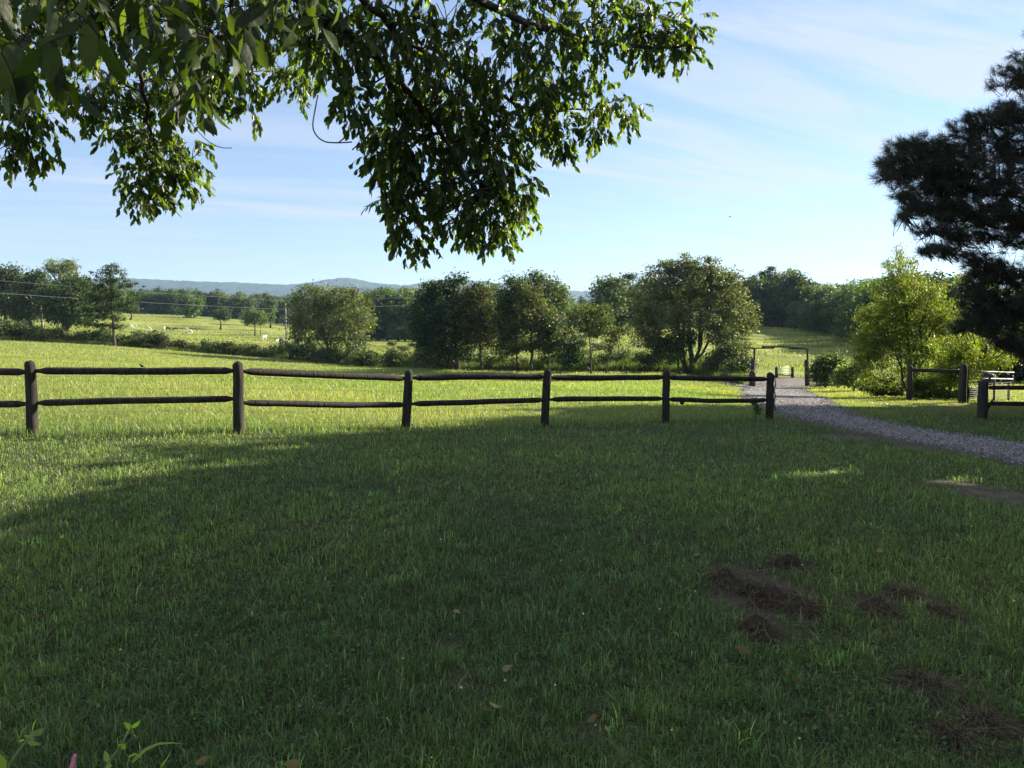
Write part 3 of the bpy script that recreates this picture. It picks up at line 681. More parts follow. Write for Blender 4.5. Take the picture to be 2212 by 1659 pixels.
obj('lintel', mb.mesh('lintel', False, False), M_GATEW, gw)
# low round butt at gate left
mb = MB(); b_ = at(752, 389, 60); b_[2] = gz(b_[0], 60); mb.tube([(0, 0, -.2), (0, 0, .5), (0, 0, 1.1), (0, 0, 1.25), (0, 0, 1.33)], [.24, .26, .25, .18, .04], 14)
o = obj('post_stump', mb.mesh('post_stump', True, False), M_GATEW, None, b_); tag(o, 'squat round-topped stump at the foot of the left gateway post', 'post')
# open tubular field gate on the left
tg = thing('field_gate', gpos(737, 64), 'open dark tubular field gate left of the entrance gateway', 'gate'); T0 = np.array(tg.location); mb = MB()
for k_ in range(5):
    mb.tube([at(724, 373 + k_ * 2.7, 66) - T0, at(750, 372.5 + k_ * 2.9, 62.5) - T0], .03, 5)
for px, d in ((724, 66), (731, 65), (741, 63.8), (750, 62.5)): mb.tube([at(px, 372.6, d) - T0, at(px, 385, d) - T0], .035, 5)
obj('frame', mb.mesh('frame', True, False), M_FENCE, tg)
# pale gate beyond, between two posts
GD = float(hit(784.5, 378.2, 60, 120)[1])
pg = thing('pale_gate', gpos(785, GD), 'pale cream slatted gate standing open in the pasture beyond the gateway', 'gate'); G1 = np.array(pg.location)
for k_ in range(6):
    mb = MB(); mb.tube([at(777.5, 366.8 + k_ * 1.6, GD) - G1, at(788.5, 366.0 + k_ * 1.65, GD + 1.2) - G1], .026, 5); obj('slat', mb.mesh('slat', True, False), M_CREAM, pg)
mb = MB(); mb.tube([at(788, 365.5, GD + 1.2) - G1, at(788, 374.5, GD + 1.2) - G1], .05, 5); obj('end_bar', mb.mesh('end_bar', True, False), M_CREAM, pg)
for px, r in ((776.5, .16), (792.5, .15)):
    b_ = at(px, 378, GD); b_[2] = gz(b_[0], GD) - .1; t_ = at(px, 367, GD); mb = MB(); mb.tube([b_ - G1, t_ - G1], [r, r * .9], 8); obj('post', mb.mesh('post', True, False), M_GATEW, pg)
mb = MB(); mb.tube([at(776.5, 374.8, GD) - G1, at(792.5, 375.2, GD) - G1], .07, 6); obj('rail', mb.mesh('rail', True, False), M_GATEW, pg)
# wire fence right of the gateway
wf = thing('wire_fence', gpos(825, 61), 'thin low wire fence running right from the gateway into the bushes', 'fence'); W0 = np.array(wf.location); mb = MB()
for fr in (.25, .5, .75): 
    for pa, pb in (((808, 61.8), (822, 60)), ((822, 60), (850, 55))):
        a = gpos(*pa) + [0, 0, 1.1 * fr]; b = gpos(*pb) + [0, 0, 1.1 * fr]; dashed(mb, a - W0, b - W0, 0, .012, 3)
obj('wire', mb.mesh('wire', False, False), M_WIREL, wf)
for pa in ((822, 60), (850, 55)):
    mb = MB(); a = gpos(*pa); mb.tube([a - W0 - [0, 0, .2], a - W0 + [0, 0, 1.15]], .05, 6); obj('post', mb.mesh('post', True, False), M_GATEW, wf)

# ------------------------------------------------------------------ utility poles and lines
POLES = [(-330, 95, 7.0), (286.6, 150, 0), (640, 215, 9.0)]
pl = []
for i, (px, d, hgt) in enumerate(POLES):
    b_ = gpos(px, d); top = at(px, 302.5, d)[2] if i == 1 else b_[2] + hgt
    po = thing('utility_pole', b_, ['slim grey utility pole out of sight at the left', 'slim grey utility pole left of the round oak', 'slim grey utility pole hidden in the trees'][i], 'utility pole')
    mb = MB(); hz = top - b_[2]; mb.tube([(0, 0, -.5), (0, 0, hz * .5), (0, 0, hz)], [.16, .14, .11], 8); obj('shaft', mb.mesh('shaft', True, False), M_DEAD, po)
    mb = MB(); mb.tube([(0, 0, hz), (0, 0, hz + .12), (0, 0, hz + .3)], [.04, .07, .03], 6); obj('insulator', mb.mesh('insulator', True, False), M_WIREL, po); mb = MB(); mb.tube([(0, -.1, hz - 1.35), (-.18, -.2, hz - 1.33)], .05, 6); obj('insulator', mb.mesh('insulator', True, False), M_WIREL, po)
    pl.append((b_, top))
for nm, dz, lab in (('upper', .3, 'upper pale power line crossing in front of the left trees'), ('lower', -1.35, 'lower pale power line crossing in front of the left trees')):
    mb = MB(); P = []
    za = [at(0, 280 if nm == 'upper' else 293, 112)[2], None]
    A = np.array([pl[0][0][0], pl[0][0][1], 0.0]); B_ = np.array([pl[1][0][0], pl[1][0][1], pl[1][1] + dz])
    e = at(0, 280 if nm == 'upper' else 293, 112)
    f_ = (e[0] - B_[0]) / (A[0] - B_[0]); A[2] = B_[2] + (e[2] - B_[2] + .55 * math.sin(f_ * math.pi)) / f_
    C_ = np.array([pl[2][0][0], pl[2][0][1], pl[2][1] + dz + 1.2])
    for s_, (a, b) in enumerate(((A, B_), (B_, C_))):
        t_ = np.linspace(0, 1, 30)[:, None]; q = a * (1 - t_) + b * t_; q[:, 2] -= .55 * np.sin(t_[:, 0] * math.pi); mb.tube(q, .012 if nm == 'upper' else .016, 4, cap=False)
    o = obj('power_line', mb.mesh('power_line', True, False), M_WIREL); tag(o, lab, 'power line')

# ------------------------------------------------------------------ hero trees (2212-wide pixel coordinates)
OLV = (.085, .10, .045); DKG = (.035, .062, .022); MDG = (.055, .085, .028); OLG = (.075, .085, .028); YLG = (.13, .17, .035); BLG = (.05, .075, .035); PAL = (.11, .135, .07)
hero_tree('oak_tree', 'broad round-crowned grey-green oak right of the utility pole', 'tree', 116,
    [(700,668,72,50),(662,695,38,40),(752,700,42,42),(690,642,48,27),(738,652,42,28),(785,700,20,24),(648,720,24,24),(770,738,25,15),(700,720,55,30),(640,690,20,25)],
    [[(708,768),(706,740),(698,715),(692,680),(688,650)],[(706,742),(722,712),(736,680),(742,655)],[(706,742),(682,718),(660,700)]], 330, 26, .95, .34, OLV, .24, cvar=.35, surf=.6)
hero_tree('round_tree', 'lighter green rounded tree showing behind the right side of the round oak', 'tree', 138, [(778,680,30,34),(760,660,22,26),(790,695,18,24)], [[(785,740),(783,700),(778,665)]], 90, 26, 1.1, .4, (.085,.125,.035), .2)
hero_tree('hardwood_tree', 'very dark dense tree with a forked pointed top, left of the centre group', 'tree', 92,
    [(950,690,55,70),(978,628,28,32),(925,705,36,58),(960,757,62,26),(912,660,18,26),(1005,700,30,60),(940,640,25,30)], [[(988,806),(986,770),(982,720),(978,670),(976,620)],[(986,760),(955,720),(930,690)]], 330, 30, .9, .33, (.026,.05,.02), .26, surf=.6)
hero_tree('cedar_tree', 'brownish olive bushy tree touching the dark forked tree', 'tree', 90,
    [(1035,668,36,48),(1022,640,26,26),(1055,700,26,38),(1040,732,34,26),(1015,690,20,40)], [[(1040,800),(1038,750),(1034,700),(1028,650)]], 210, 28, .8, .28, (.068,.078,.024), .18)
hero_tree('slim_tree', 'slim grey-green tree filling the gap right of the brownish tree', 'tree', 104, [(1070,650,16,36),(1078,690,20,40),(1066,725,18,25)], [[(1072,790),(1072,720),(1068,640)]], 90, 24, .9, .34, MDG, .14)
hero_tree('hardwood_tree', 'tall mid-green tree with two thin trunks in the centre group', 'tree', 88, [(1105,648,26,46),(1096,700,28,40),(1122,690,24,50),(1100,745,30,20)], [[(1120,800),(1118,740),(1108,680),(1104,620)],[(1108,798),(1105,740),(1095,690)]], 190, 28, .85, .31, MDG, .13)
hero_tree('shortleaf_pine', 'olive pine with a straight dark trunk at the right of the centre group', 'tree', 86,
    [(1150,645,26,42),(1160,690,46,34),(1190,702,24,40),(1150,742,52,14),(1186,740,26,16),(1140,680,20,40)], [[(1148,802),(1148,740),(1150,680),(1152,620)]], 210, 28, .8, .28, (.06,.068,.02), .17, up=.8)
hero_tree('thin_tree', 'thin dark tree standing just right of the straight-trunked pine', 'tree', 84, [(1185,725,26,26),(1196,750,24,18),(1178,700,16,18)], [[(1186,800),(1186,755),(1184,710)]], 70, 24, .7, .28, DKG, .1)
hero_tree('hardwood_tree', 'taller pale-topped tree behind the centre group pine', 'tree', 104, [(1163,612,34,18),(1140,640,22,28),(1204,622,18,22),(1212,650,16,24),(1180,650,40,30)], [[(1178,795),(1176,720),(1168,640)],[(1176,700),(1204,640)]], 130, 24, 1.0, .36, (.06,.09,.04), .18)
hero_tree('small_tree', 'small flat-topped lacy tree on a thin trunk between the centre group and the big oak', 'tree', 80, [(1275,674,52,14),(1252,695,34,18),(1305,698,30,18),(1232,715,18,16),(1285,715,35,12)],
    [[(1277,812),(1276,770),(1274,740),(1268,705),(1258,685)],[(1275,742),(1288,712),(1300,690)],[(1275,742),(1278,690)]], 130, 20, .7, .24, (.075,.10,.028), .09, frac=.8)
hero_tree('leaning_sapling', 'thin leaning sapling with sparse leaves left of the big oak', 'sapling', 79, [(1325,730,22,20),(1345,715,16,14),(1312,755,14,14)], [[(1308,805),(1314,775),(1326,740),(1340,715)]], 42, 15, .55, .22, (.07,.095,.03), .07, frac=.8)
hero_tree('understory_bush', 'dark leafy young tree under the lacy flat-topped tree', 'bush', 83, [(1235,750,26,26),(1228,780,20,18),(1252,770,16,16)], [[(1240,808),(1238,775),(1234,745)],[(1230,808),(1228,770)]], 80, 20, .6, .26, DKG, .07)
hero_tree('big_oak_tree', 'largest oak with wide spreading grey-green crown and forked limbs', 'tree', 76,
    [(1500,625,70,56),(1430,612,40,46),(1560,640,56,46),(1398,660,42,42),(1598,685,44,36),(1540,592,40,30),(1470,690,72,36),(1395,728,38,26),(1560,722,50,24),(1378,700,28,26),(1622,700,24,26),(1500,588,34,26),(1440,585,24,22),(1580,610,24,30),(1600,745,24,12)],
    [[(1497,812),(1494,775),(1490,740),(1488,700),(1492,650),(1500,600)],[(1492,752),(1516,715),(1545,680),(1580,650)],[(1494,762),(1530,738),(1570,720),(1610,705)],[(1490,745),(1462,710),(1430,680),(1400,650)],[(1493,768),(1455,745),(1410,728),(1380,722)],[(1489,715),(1520,660),(1545,610)],[(1488,712),(1455,650),(1438,600)]],
    760, 28, .62, .23, (.082,.096,.05), .30, cvar=.45, surf=.6, frac=.6, cz=.35)
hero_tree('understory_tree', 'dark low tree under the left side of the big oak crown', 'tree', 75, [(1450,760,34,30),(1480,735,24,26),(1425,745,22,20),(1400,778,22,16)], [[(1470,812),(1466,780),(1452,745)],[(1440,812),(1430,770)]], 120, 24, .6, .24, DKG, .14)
hero_tree('hanging_branch_tree', 'small tree with drooping leaves under the right side of the big oak crown', 'tree', 73, [(1565,770,30,22),(1590,760,24,22),(1540,785,20,18),(1610,780,12,14)], [[(1550,812),(1555,785),(1570,762)]], 110, 20, .55, .22, (.085,.10,.045), .09)
hero_tree('hardwood_tree', 'hazy blue-green tree behind, left of the big oak crown', 'tree', 142, [(1308,650,30,40),(1290,675,22,30),(1330,640,26,40),(1312,622,16,20)], [[(1312,748),(1312,700),(1308,640)]], 130, 24, 1.3, .46, BLG, .2)
hero_tree('tall_pine', 'tall thin pine with flat layered top rising behind the big oak', 'tree', 152, [(1358,598,22,7),(1345,612,18,6),(1368,620,24,7),(1350,634,26,8),(1366,648,26,8),(1352,668,20,12),(1362,690,22,14)], [[(1352,752),(1352,700),(1355,650),(1358,598)]], 120, 24, .8, .34, (.03,.045,.028), .2, up=.8)
hero_tree('hardwood_tree', 'dark tree top joining the layered pine and the big oak crown', 'tree', 148, [(1388,640,24,36),(1380,680,26,34),(1402,615,16,18),(1335,690,24,26)], [[(1386,752),(1386,700),(1386,640)]], 110, 24, 1.3, .46, DKG, .2)
# left side
hero_tree('oak_tree', 'dark oak at the left edge of the picture', 'tree', 190, [(20,640,50,52),(-20,650,40,50),(55,662,30,36),(15,605,30,26)], [[(8,705),(10,680),(16,630)]], 240, 26, 1.9, .6, (.04,.062,.026), .4)
hero_tree('oak_tree', 'dark leaning-trunked oak second from the left edge', 'tree', 184, [(70,640,34,46),(92,618,20,24),(100,650,28,40),(50,670,28,26),(84,600,12,14)], [[(68,704),(64,690),(70,650),(80,610)]], 200, 26, 1.7, .58, (.042,.065,.026), .45)
hero_tree('oak_tree', 'broad oak with a sparse pale second crown on top, behind the dead snag', 'tree', 165, [(145,648,46,40),(172,625,26,32),(112,655,30,32),(140,688,52,14),(176,672,22,28)],
    [[(142,712),(141,695),(142,670),(138,620),(124,580)],[(142,670),(158,610),(165,580)],[(142,690),(118,665)],[(142,690),(170,665)]], 300, 28, 1.3, .48, (.055,.085,.032), .5, surf=.6)
hero_tree('hardwood_tree', 'sparse pale vase-shaped tree top rising above the left oaks', 'tree', 172, [(128,575,36,16),(105,582,16,14),(150,580,16,18),(140,598,22,14)], [[(136,712),(134,640),(118,600),(104,580)],[(134,640),(138,600),(140,572)],[(134,640),(152,600),(156,580)],[(134,640),(128,600),(124,572)]], 100, 20, .8, .36, PAL, .3, frac=.9)
hero_tree('small_tree', 'wispy grey top of a tree between the pale oak and the tall pine', 'tree', 200, [(185,600,8,10),(180,625,16,20),(192,640,14,24)], [[(184,706),(184,650),(186,595)]], 50, 18, .9, .5, PAL, .18)
hero_tree('pine_tree', 'tall layered green pine with a bare lit trunk, standing in the hedgerow', 'tree', 115,
    [(240,576,20,12),(230,590,32,9),(256,590,26,9),(240,604,46,10),(266,616,38,9),(222,620,42,10),(240,636,62,10),(212,646,38,8),(274,652,30,9),(235,662,52,10),(203,668,32,8),(222,684,42,9),(262,690,18,7),(215,702,26,8),(248,706,24,8),(210,722,24,8),(232,728,26,7)],
    [[(247,752),(245,710),(242,660),(240,620),(240,572)]], 320, 26, .42, .25, (.045,.068,.02), .22, up=.9, bark=M_BARKP, depth=1.1, cvar=.35, cz=.3, surf=.4, frac=.8)
hero_tree('small_pine', 'small umbrella-shaped pine at the pasture edge right of the tall pine', 'tree', 300, [(282,662,17,6),(275,670,14,5),(290,670,12,5)], [[(282,690),(282,664)]], 60, 20, 1.2, .6, (.06,.085,.025), .35, up=.8)
hero_tree('small_tree', 'small dark round tree on the pasture before the far wood', 'tree', 285, [(478,678,13,10),(470,682,10,8),(486,682,9,8)], [[(476,696),(476,680)]], 60, 20, 1.3, .65, (.05,.075,.025), .3)
hero_tree('willow_bush', 'light green willowy bush clump at the foot of the pasture', 'bush', 245, [(548,684,20,14),(562,688,16,14),(535,690,12,10)], [[(550,706),(550,684)],[(562,706),(564,686)]], 90, 24, 1.3, .55, (.09,.125,.05), .2)
hero_tree('hardwood_tree', 'sunlit bright green tree standing out at the edge of the far wood', 'tree', 350, [(418,668,18,16),(420,655,13,12),(410,678,12,12)], [[(420,697),(420,670)]], 70, 24, 1.7, .8, (.085,.125,.04), .4)
hero_tree('poplar_tree', 'narrow light green poplar at the right end of the far wood', 'tree', 330, [(584,665,10,22),(586,650,7,12),(584,685,9,12)], [[(584,708),(584,660)]], 60, 24, 1.3, .75, (.08,.125,.05), .35)
# right side
hero_tree('peach_tree', 'bright yellow-green drooping-leaved fruit tree right of the gateway', 'tree', 34,
    [(1958,650,62,66),(1925,705,66,56),(2008,690,66,60),(1895,752,52,48),(1975,762,84,50),(2050,735,48,48),(1944,590,30,30),(2012,625,28,26),(1870,785,34,26),(1905,820,46,26),(1985,815,60,26),(1888,705,34,40),(2068,690,40,46),(2110,735,40,34),(1915,650,40,40),(2140,760,44,26),(1862,750,34,36)],
    [[(1966,866),(1968,830),(1966,770),(1958,700),(1946,600)],[(1967,800),(1930,760),(1900,720)],[(1967,790),(2005,740),(2030,690)],[(1967,770),(1985,700),(2005,640)]], 640, 28, .32, .13, (.15,.19,.045), .10, asp=.32, droop=1.0, cvar=.35, frac=.6, surf=.6)
hero_tree('peach_tree', 'slender fruit tree with fanned branches, right of the bigger one by the corner post', 'tree', 31,
    [(2060,770,48,44),(2105,790,40,34),(2140,772,34,16),(2040,815,40,30),(2085,745,26,26),(2165,782,22,10),(2075,820,36,22)],
    [[(2050,872),(2050,830),(2048,795),(2056,750)],[(2049,800),(2030,770),(2022,750)],[(2049,800),(2075,775),(2100,770),(2150,768)],[(2049,790),(2068,750)]], 190, 28, .28, .125, (.14,.175,.035), .05, asp=.3, droop=1.0, frac=.8)
hero_tree('feathery_sapling', 'feathery sparse topmost sprays poking above the fruit tree', 'sapling', 36, [(1945,548,12,20),(1925,572,22,9),(2075,610,9,22),(2082,590,6,18)], [[(1948,864),(1946,640),(1945,530)],[(1946,640),(1926,580)],[(1946,700),(2074,630),(2080,585)]], 46, 14, .22, .12, (.13,.16,.06), .04, asp=.28, droop=.6, frac=.9)
hero_tree('shrub', 'dark green shrub just right of the gateway', 'shrub', 58, [(1782,800,28,22),(1800,785,22,18),(1768,812,14,14)], [[(1782,832),(1782,800)],[(1796,832),(1800,795)]], 120, 26, .5, .2, (.075,.115,.045), .06)
hero_tree('shrub', 'lighter yellow-green shrub between the dark gateway shrub and the fruit tree', 'shrub', 50, [(1842,808,26,20),(1822,818,18,14),(1862,800,20,22),(1850,825,24,10)], [[(1845,838),(1843,810)]], 120, 26, .42, .17, (.10,.14,.045), .05)
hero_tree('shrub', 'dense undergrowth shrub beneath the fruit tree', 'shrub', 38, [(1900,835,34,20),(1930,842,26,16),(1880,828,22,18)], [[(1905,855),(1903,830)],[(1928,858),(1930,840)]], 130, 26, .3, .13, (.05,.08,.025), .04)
hero_tree('shrub', 'weedy sunlit undergrowth shrub around the corral fence', 'shrub', 30, [(2005,840,30,20),(2030,855,20,12),(1985,850,20,12),(2090,850,20,14),(2062,858,16,10)], [[(2005,868),(2005,845)],[(2085,870),(2088,850)]], 150, 24, .22, .10, (.09,.12,.03), .02)
hero_tree('hedge_tree', 'dark hedge-like tree mass at the right edge below the pine', 'tree', 60, [(2150,780,70,40),(2230,760,70,60),(2100,760,40,30),(2190,800,60,30)], [[(2180,845),(2180,790)],[(2240,845),(2240,780)]], 260, 28, 1.0, .3, (.025,.042,.022), .12)

# ------------------------------------------------------------------ generic wood trees, shared meshes
def proto_tree(kind, h=14.0, wdt=9.0, nclus=150, per=26, ls=.5, col=(.045, .07, .028)):
    if kind == 'pine':
        lo = [(rng.normal(0, .6), rng.normal(0, .6), h * z_, wdt * .5 * q, wdt * .5 * q, h * .05) for z_, q in ((.97, .35), (.9, .6), (.83, .8), (.75, .7), (.66, .75), (.57, .6), (.47, .5), (.36, .3))]
        st = [[(0, 0, -.4), (0, 0, h * .4), (.1, 0, h * .95)]]
    else:
        lo = [(0, 0, h * .6, wdt * .42, wdt * .42, h * .3), (0, 0, h * .24, wdt * .46, wdt * .46, h * .2), (.5, -.5, h * .16, wdt * .5, wdt * .5, h * .13), (rng.normal(0, .8), rng.normal(0, .8), h * .82, wdt * .3, wdt * .3, h * .17)]
        for _ in range(6):
            a_ = rng.uniform(0, 6.28); lo.append((math.cos(a_) * wdt * .3, math.sin(a_) * wdt * .3, h * rng.uniform(.28, .8), wdt * .24, wdt * .24, h * .15))
        st = [[(0, 0, -.4), (.1, 0, h * .25), (0, .2, h * .6)], [(0, 0, h * .2), (wdt * .2, 0, h * .55)], [(0, 0, h * .2), (-wdt * .2, .5, h * .6)]]
    P, nd, cc, idx = crown_cloud(lo, nclus, per, wdt * .16, surf=.65)
    ti = np.exp(rng.normal(0, .22, (nclus, 1))) * (1 + rng.normal(0, .06, (nclus, 3)))
    k = P[:, 2] > .5; V, Q, C = leaf_quads(P[k], nd[k], ls, .6, .5 if kind == 'pine' else .25, .5, col, .3, ti[idx][k])
    mb = MB(); branches(mb, [np.array(s_, float) for s_ in st], cc, r0=.26, frac=.25)
    return mb.mesh('trunk', True, False), mesh_np('crown', V, Q, None, C)
PROTO = [proto_tree('broad', 14, w_, 240, 30, .6, tuple(1.3 * q for q in c_)) for w_, c_ in ((9, (.05, .075, .03)), (8, (.06, .09, .032)), (10, (.045, .065, .03)), (7.5, (.065, .095, .04)), (9, (.05, .08, .04)), (8.5, (.045, .065, .028)))]
PPINE = [proto_tree('pine', 15, 7, 130, 22, .55, (.035, .052, .028)), proto_tree('pine', 15, 6, 120, 22, .55, (.045, .06, .025))]
def wood_tree(px, d, top_py, name, label, group, kind=None):
    b_ = gpos(px, d); ztop = at(px, top_py, d)[2]; h = max(4, ztop - b_[2])
    tm, cm = (PPINE[rng.integers(2)] if kind == 'pine' else PROTO[rng.integers(len(PROTO))] if kind is None else PROTO[kind])
    s_ = h / (15 if kind == 'pine' else 14.2)
    wsc = s_ ** .5 * rng.uniform(.9, 1.15)
    root = thing(name, b_, label, 'tree', group, rng.uniform(0, 6.28), (wsc, wsc, s_))
    obj('trunk', tm, M_BARK, root); obj('crown', cm, M_LEAF, root)
ORD = ['first', 'second', 'third', 'fourth', 'fifth', 'sixth', 'seventh', 'eighth', 'ninth', 'tenth', 'eleventh', 'twelfth', 'thirteenth', 'fourteenth', 'fifteenth', 'sixteenth', 'seventeenth', 'eighteenth', 'nineteenth', 'twentieth']
def ordn(i):
    return ORD[i] if i < 20 else ('twenty-' + ORD[i - 20] if i < 29 else 'thirtieth' if i == 29 else 'thirty-' + ORD[i - 30])
def wood(pts_, lab, group, pine=()):
    pts_ = sorted(pts_)
    for i, (px, d, tp) in enumerate(pts_):
        k_ = 'pine' if i in pine else None
        wood_tree(px, d, tp, 'pine_tree' if k_ else 'wood_tree', lab % ordn(i), group, k_)
def row(x0, x1, d0, d1, t0, t1, n_, jt=2.5):
    f_ = (np.arange(n_) + rng.uniform(.2, .8, n_)) / n_
    return [((x0 + (x1 - x0) * q) , d0 + (d1 - d0) * q + rng.uniform(-4, 4), t0 + (t1 - t0) * q + rng.normal(0, jt)) for q in f_]
wood(row(-30, 92, 255, 300, 272, 282, 10, 2.5) + [(99, 310, 283), (106, 320, 285), (114, 330, 284), (122, 340, 286)], '%s tree from the left in the dark wood behind the left oaks', 'trees of the left wood')
wood(row(125, 288, 385, 415, 287, 299, 20, 1.6), '%s tree from left, front row of the far wood above the cows', 'front row of the far wood', (9, 10))
wood(row(120, 300, 425, 440, 284.5, 296, 18, 1.6), '%s tree from left, back row of the far wood above the cows', 'back row of the far wood')
wood(row(300, 362, 400, 390, 300, 303, 8, 1.2), '%s tree from left in the low wood behind the round oak', 'low wood behind the round oak')
wood(row(362, 432, 222, 215, 290, 288, 7, 2.2), '%s tree from left, front row of wood right of the round oak', 'front row of the middle wood')
wood(row(368, 445, 240, 236, 288, 287, 7, 2.0), '%s tree from left, back row of wood right of the round oak', 'back row of the middle wood')
wood(row(440, 570, 260, 260, 292, 296, 8, 2.0), '%s tree from the left in the wood glimpsed behind the centre group', 'wood behind the centre group')
wood([(575, 420, 301), (581, 430, 297), (590, 410, 299.5), (598, 425, 297), (605, 400, 300)], '%s from left of the small far trees below the blue hill gap', 'far trees in the hill gap', (1, 3))
wood([(640, 170, 286), (655, 172, 282), (668, 175, 284), (684, 178, 283), (700, 180, 286), (716, 182, 282), (732, 184, 280)], '%s tree from the left in the wood behind the big oak', 'wood behind the big oak')
wood([(748, 186, 277), (757, 182, 273), (768, 188, 269), (781, 184, 268), (793, 180, 270), (804, 176, 279), (815, 170, 283), (826, 163, 282), (838, 156, 284), (849, 148, 281), (860, 140, 280), (872, 132, 277), (884, 126, 272), (898, 120, 268)],
     '%s tree from left, front of the hazy hillside wood', 'front of the hillside wood', (2,))
wood([(752, 200, 280), (764, 198, 276), (776, 196, 274), (790, 194, 275), (806, 190, 281), (820, 184, 284), (834, 178, 283), (846, 168, 284), (858, 158, 281), (872, 150, 279)],
     '%s tree from left, back of the hazy hillside wood', 'back of the hillside wood')
wood([(912, 118, 276), (928, 114, 272), (944, 112, 268), (958, 110, 274), (972, 108, 282), (990, 105, 290), (1008, 104, 285), (1030, 100, 280), (1052, 98, 270)],
     '%s tree from the left in the wood behind the fruit tree', 'wood behind the fruit tree')
# low understory filling the wood edge of the hillside
hp = [(750, 180), (765, 182), (780, 178), (795, 172), (808, 164), (820, 156), (833, 148), (845, 138), (856, 128), (868, 120), (880, 112)]
for i, (px, d) in enumerate(hp):
    b_ = gpos(px, d); tm, cm = PROTO[i % 6]; s_ = rng.uniform(.4, .5)
    r_ = thing('edge_bush', b_, f'{ordn(i)} dark bush from the left along the foot of the hillside wood', 'bush', 'bushes at the foot of the hillside wood', rng.uniform(0, 6), (s_ * 1.3, s_ * 1.3, s_)); obj('trunk', tm, M_BARK, r_); obj('crown', cm, M_LEAF, r_)

# ------------------------------------------------------------------ hedgerow bushes
def proto_bush(wdt, h, col, nclus=46, per=20, ls=.22):
    lo = [(0, 0, h * .45, wdt * .45, wdt * .4, h * .45)] + [(rng.uniform(-.3, .3) * wdt, rng.uniform(-.25, .25) * wdt, h * rng.uniform(.3, .7), wdt * .25, wdt * .25, h * .3) for _ in range(4)]
    P, nd, cc, idx = crown_cloud(lo, nclus, per, .42, surf=.6); k = P[:, 2] > 0
    ti = np.exp(rng.normal(0, .3, (nclus, 1))) * (1 + rng.normal(0, .08, (nclus, 3)))
    V, Q, C = leaf_quads(P[k], nd[k], ls, .6, .3, .5, col, .35, ti[idx][k])
    mb = MB(); branches(mb, [np.array([(0, 0, -.1), (0, 0, h * .3), (.1, 0, h * .6)])], cc, r0=.04, frac=.5)
    return mb.mesh('stems', True, False), mesh_np('foliage', V, Q, None, C)
BUSH = [proto_bush(4.2, 1.9, (.04, .062, .02), 70), proto_bush(3.6, 2.3, (.045, .068, .022), 70), proto_bush(4.6, 1.5, (.055, .08, .026), 70), proto_bush(3.2, 1.7, (.03, .048, .018), 60), proto_bush(3.8, 1.6, (.06, .065, .026), 60)]
def bush_at(px, d, hs, ws, k_, name, label, cat, group):
    b_ = gpos(px, d); st_, fo = BUSH[k_]; r_ = thing(name, b_, label, cat, group, rng.uniform(0, 6), (ws, ws, hs)); obj('stems', st_, M_BARK, r_); obj('foliage', fo, M_LEAF, r_)
hx = [-30, -12, 0, 9, 20, 33, 46, 58, 70, 82, 94, 104, 122, 132, 143, 154, 165, 177, 190, 203, 215, 226, 238, 250, 262, 273, 281, 296, 308]
hh = [1.4, 1.7, 2.1, 1.7, 1.2, 1.5, 1.2, 1.3, 1.0, 1.1, 1.3, 1.4, 1.2, 1.3, 1.5, 1.7, 1.3, 1.1, .9, .9, 1.1, 1.3, 1.4, 1.3, 1.0, 1.1, 1.5, 1.7, 1.6]
for i, (px, q) in enumerate(zip(hx, hh)):
    d = float(np.interp(px, EDGE[:, 0], EDGE[:, 1])) + 2.6 + rng.uniform(-.6, 1.2)
    bush_at(px, d, q * rng.uniform(.9, 1.1), rng.uniform(.95, 1.15), int(rng.integers(5)), 'bramble_bush', f'{ordn(i)} bramble bush from the left in the tangled hedgerow before the pasture', 'bush', 'bramble bushes of the hedgerow')
hx2 = [316, 326, 337, 348, 356, 368, 380, 392, 404, 416, 428]
for i, px in enumerate(hx2):
    d = float(np.interp(px, EDGE[:, 0], EDGE[:, 1])) + 2.5 + rng.uniform(-1, 2)
    bush_at(px, d, rng.uniform(1.15, 1.6), rng.uniform(1.1, 1.4), int(rng.integers(5)), 'bramble_bush', f'{ordn(i)} bramble bush from the round oak towards the dark forked tree', 'bush', 'bramble bushes right of the round oak')
ux = [424, 432, 440, 446, 452, 462, 470, 477, 484, 492, 500, 511, 522, 545, 566, 585, 602, 622, 640, 655, 672, 704, 722, 735]
for i, px in enumerate(ux):
    d = float(np.interp(px, EDGE[:, 0], EDGE[:, 1])) + rng.uniform(1.5, 7)
    bush_at(px, d, rng.uniform(.7, 1.35), rng.uniform(.7, 1.05), int(rng.integers(4)), 'undergrowth_bush', f'{ordn(i)} low bush from left beneath the centre trees and big oak', 'bush', 'low bushes beneath the centre trees')
mx_ = [(392, 170), (404, 150), (412, 165), (421, 142), (432, 155), (505, 120), (530, 125), (556, 118), (580, 122), (600, 112)]
for i, (px, d) in enumerate(mx_):
    bush_at(px, d, rng.uniform(.5, .8), rng.uniform(.7, 1.1), int(rng.integers(5)), 'meadow_bush', f'{ordn(i)} scrubby bush from the left in the low meadow behind the hedgerow', 'bush', 'scrub in the low meadow')
# brush pile in the left pasture
p = hit(23, 325.5, 120, 400); mb = MB()
for _ in range(160):
    c_ = np.array([rng.normal(0, 1.0), rng.normal(0, .5), abs(rng.normal(.35, .22))]); u_ = rng.normal(size=3) * [1, .6, .3]; mb.tube([c_ - u_ * .5, c_ + u_ * .5], .05, 3)
o = obj('brush_pile', mb.mesh('brush_pile', True, False), M_GATEW, None, p); tag(o, 'long dark grey brush pile lying in the left pasture', 'brush pile')
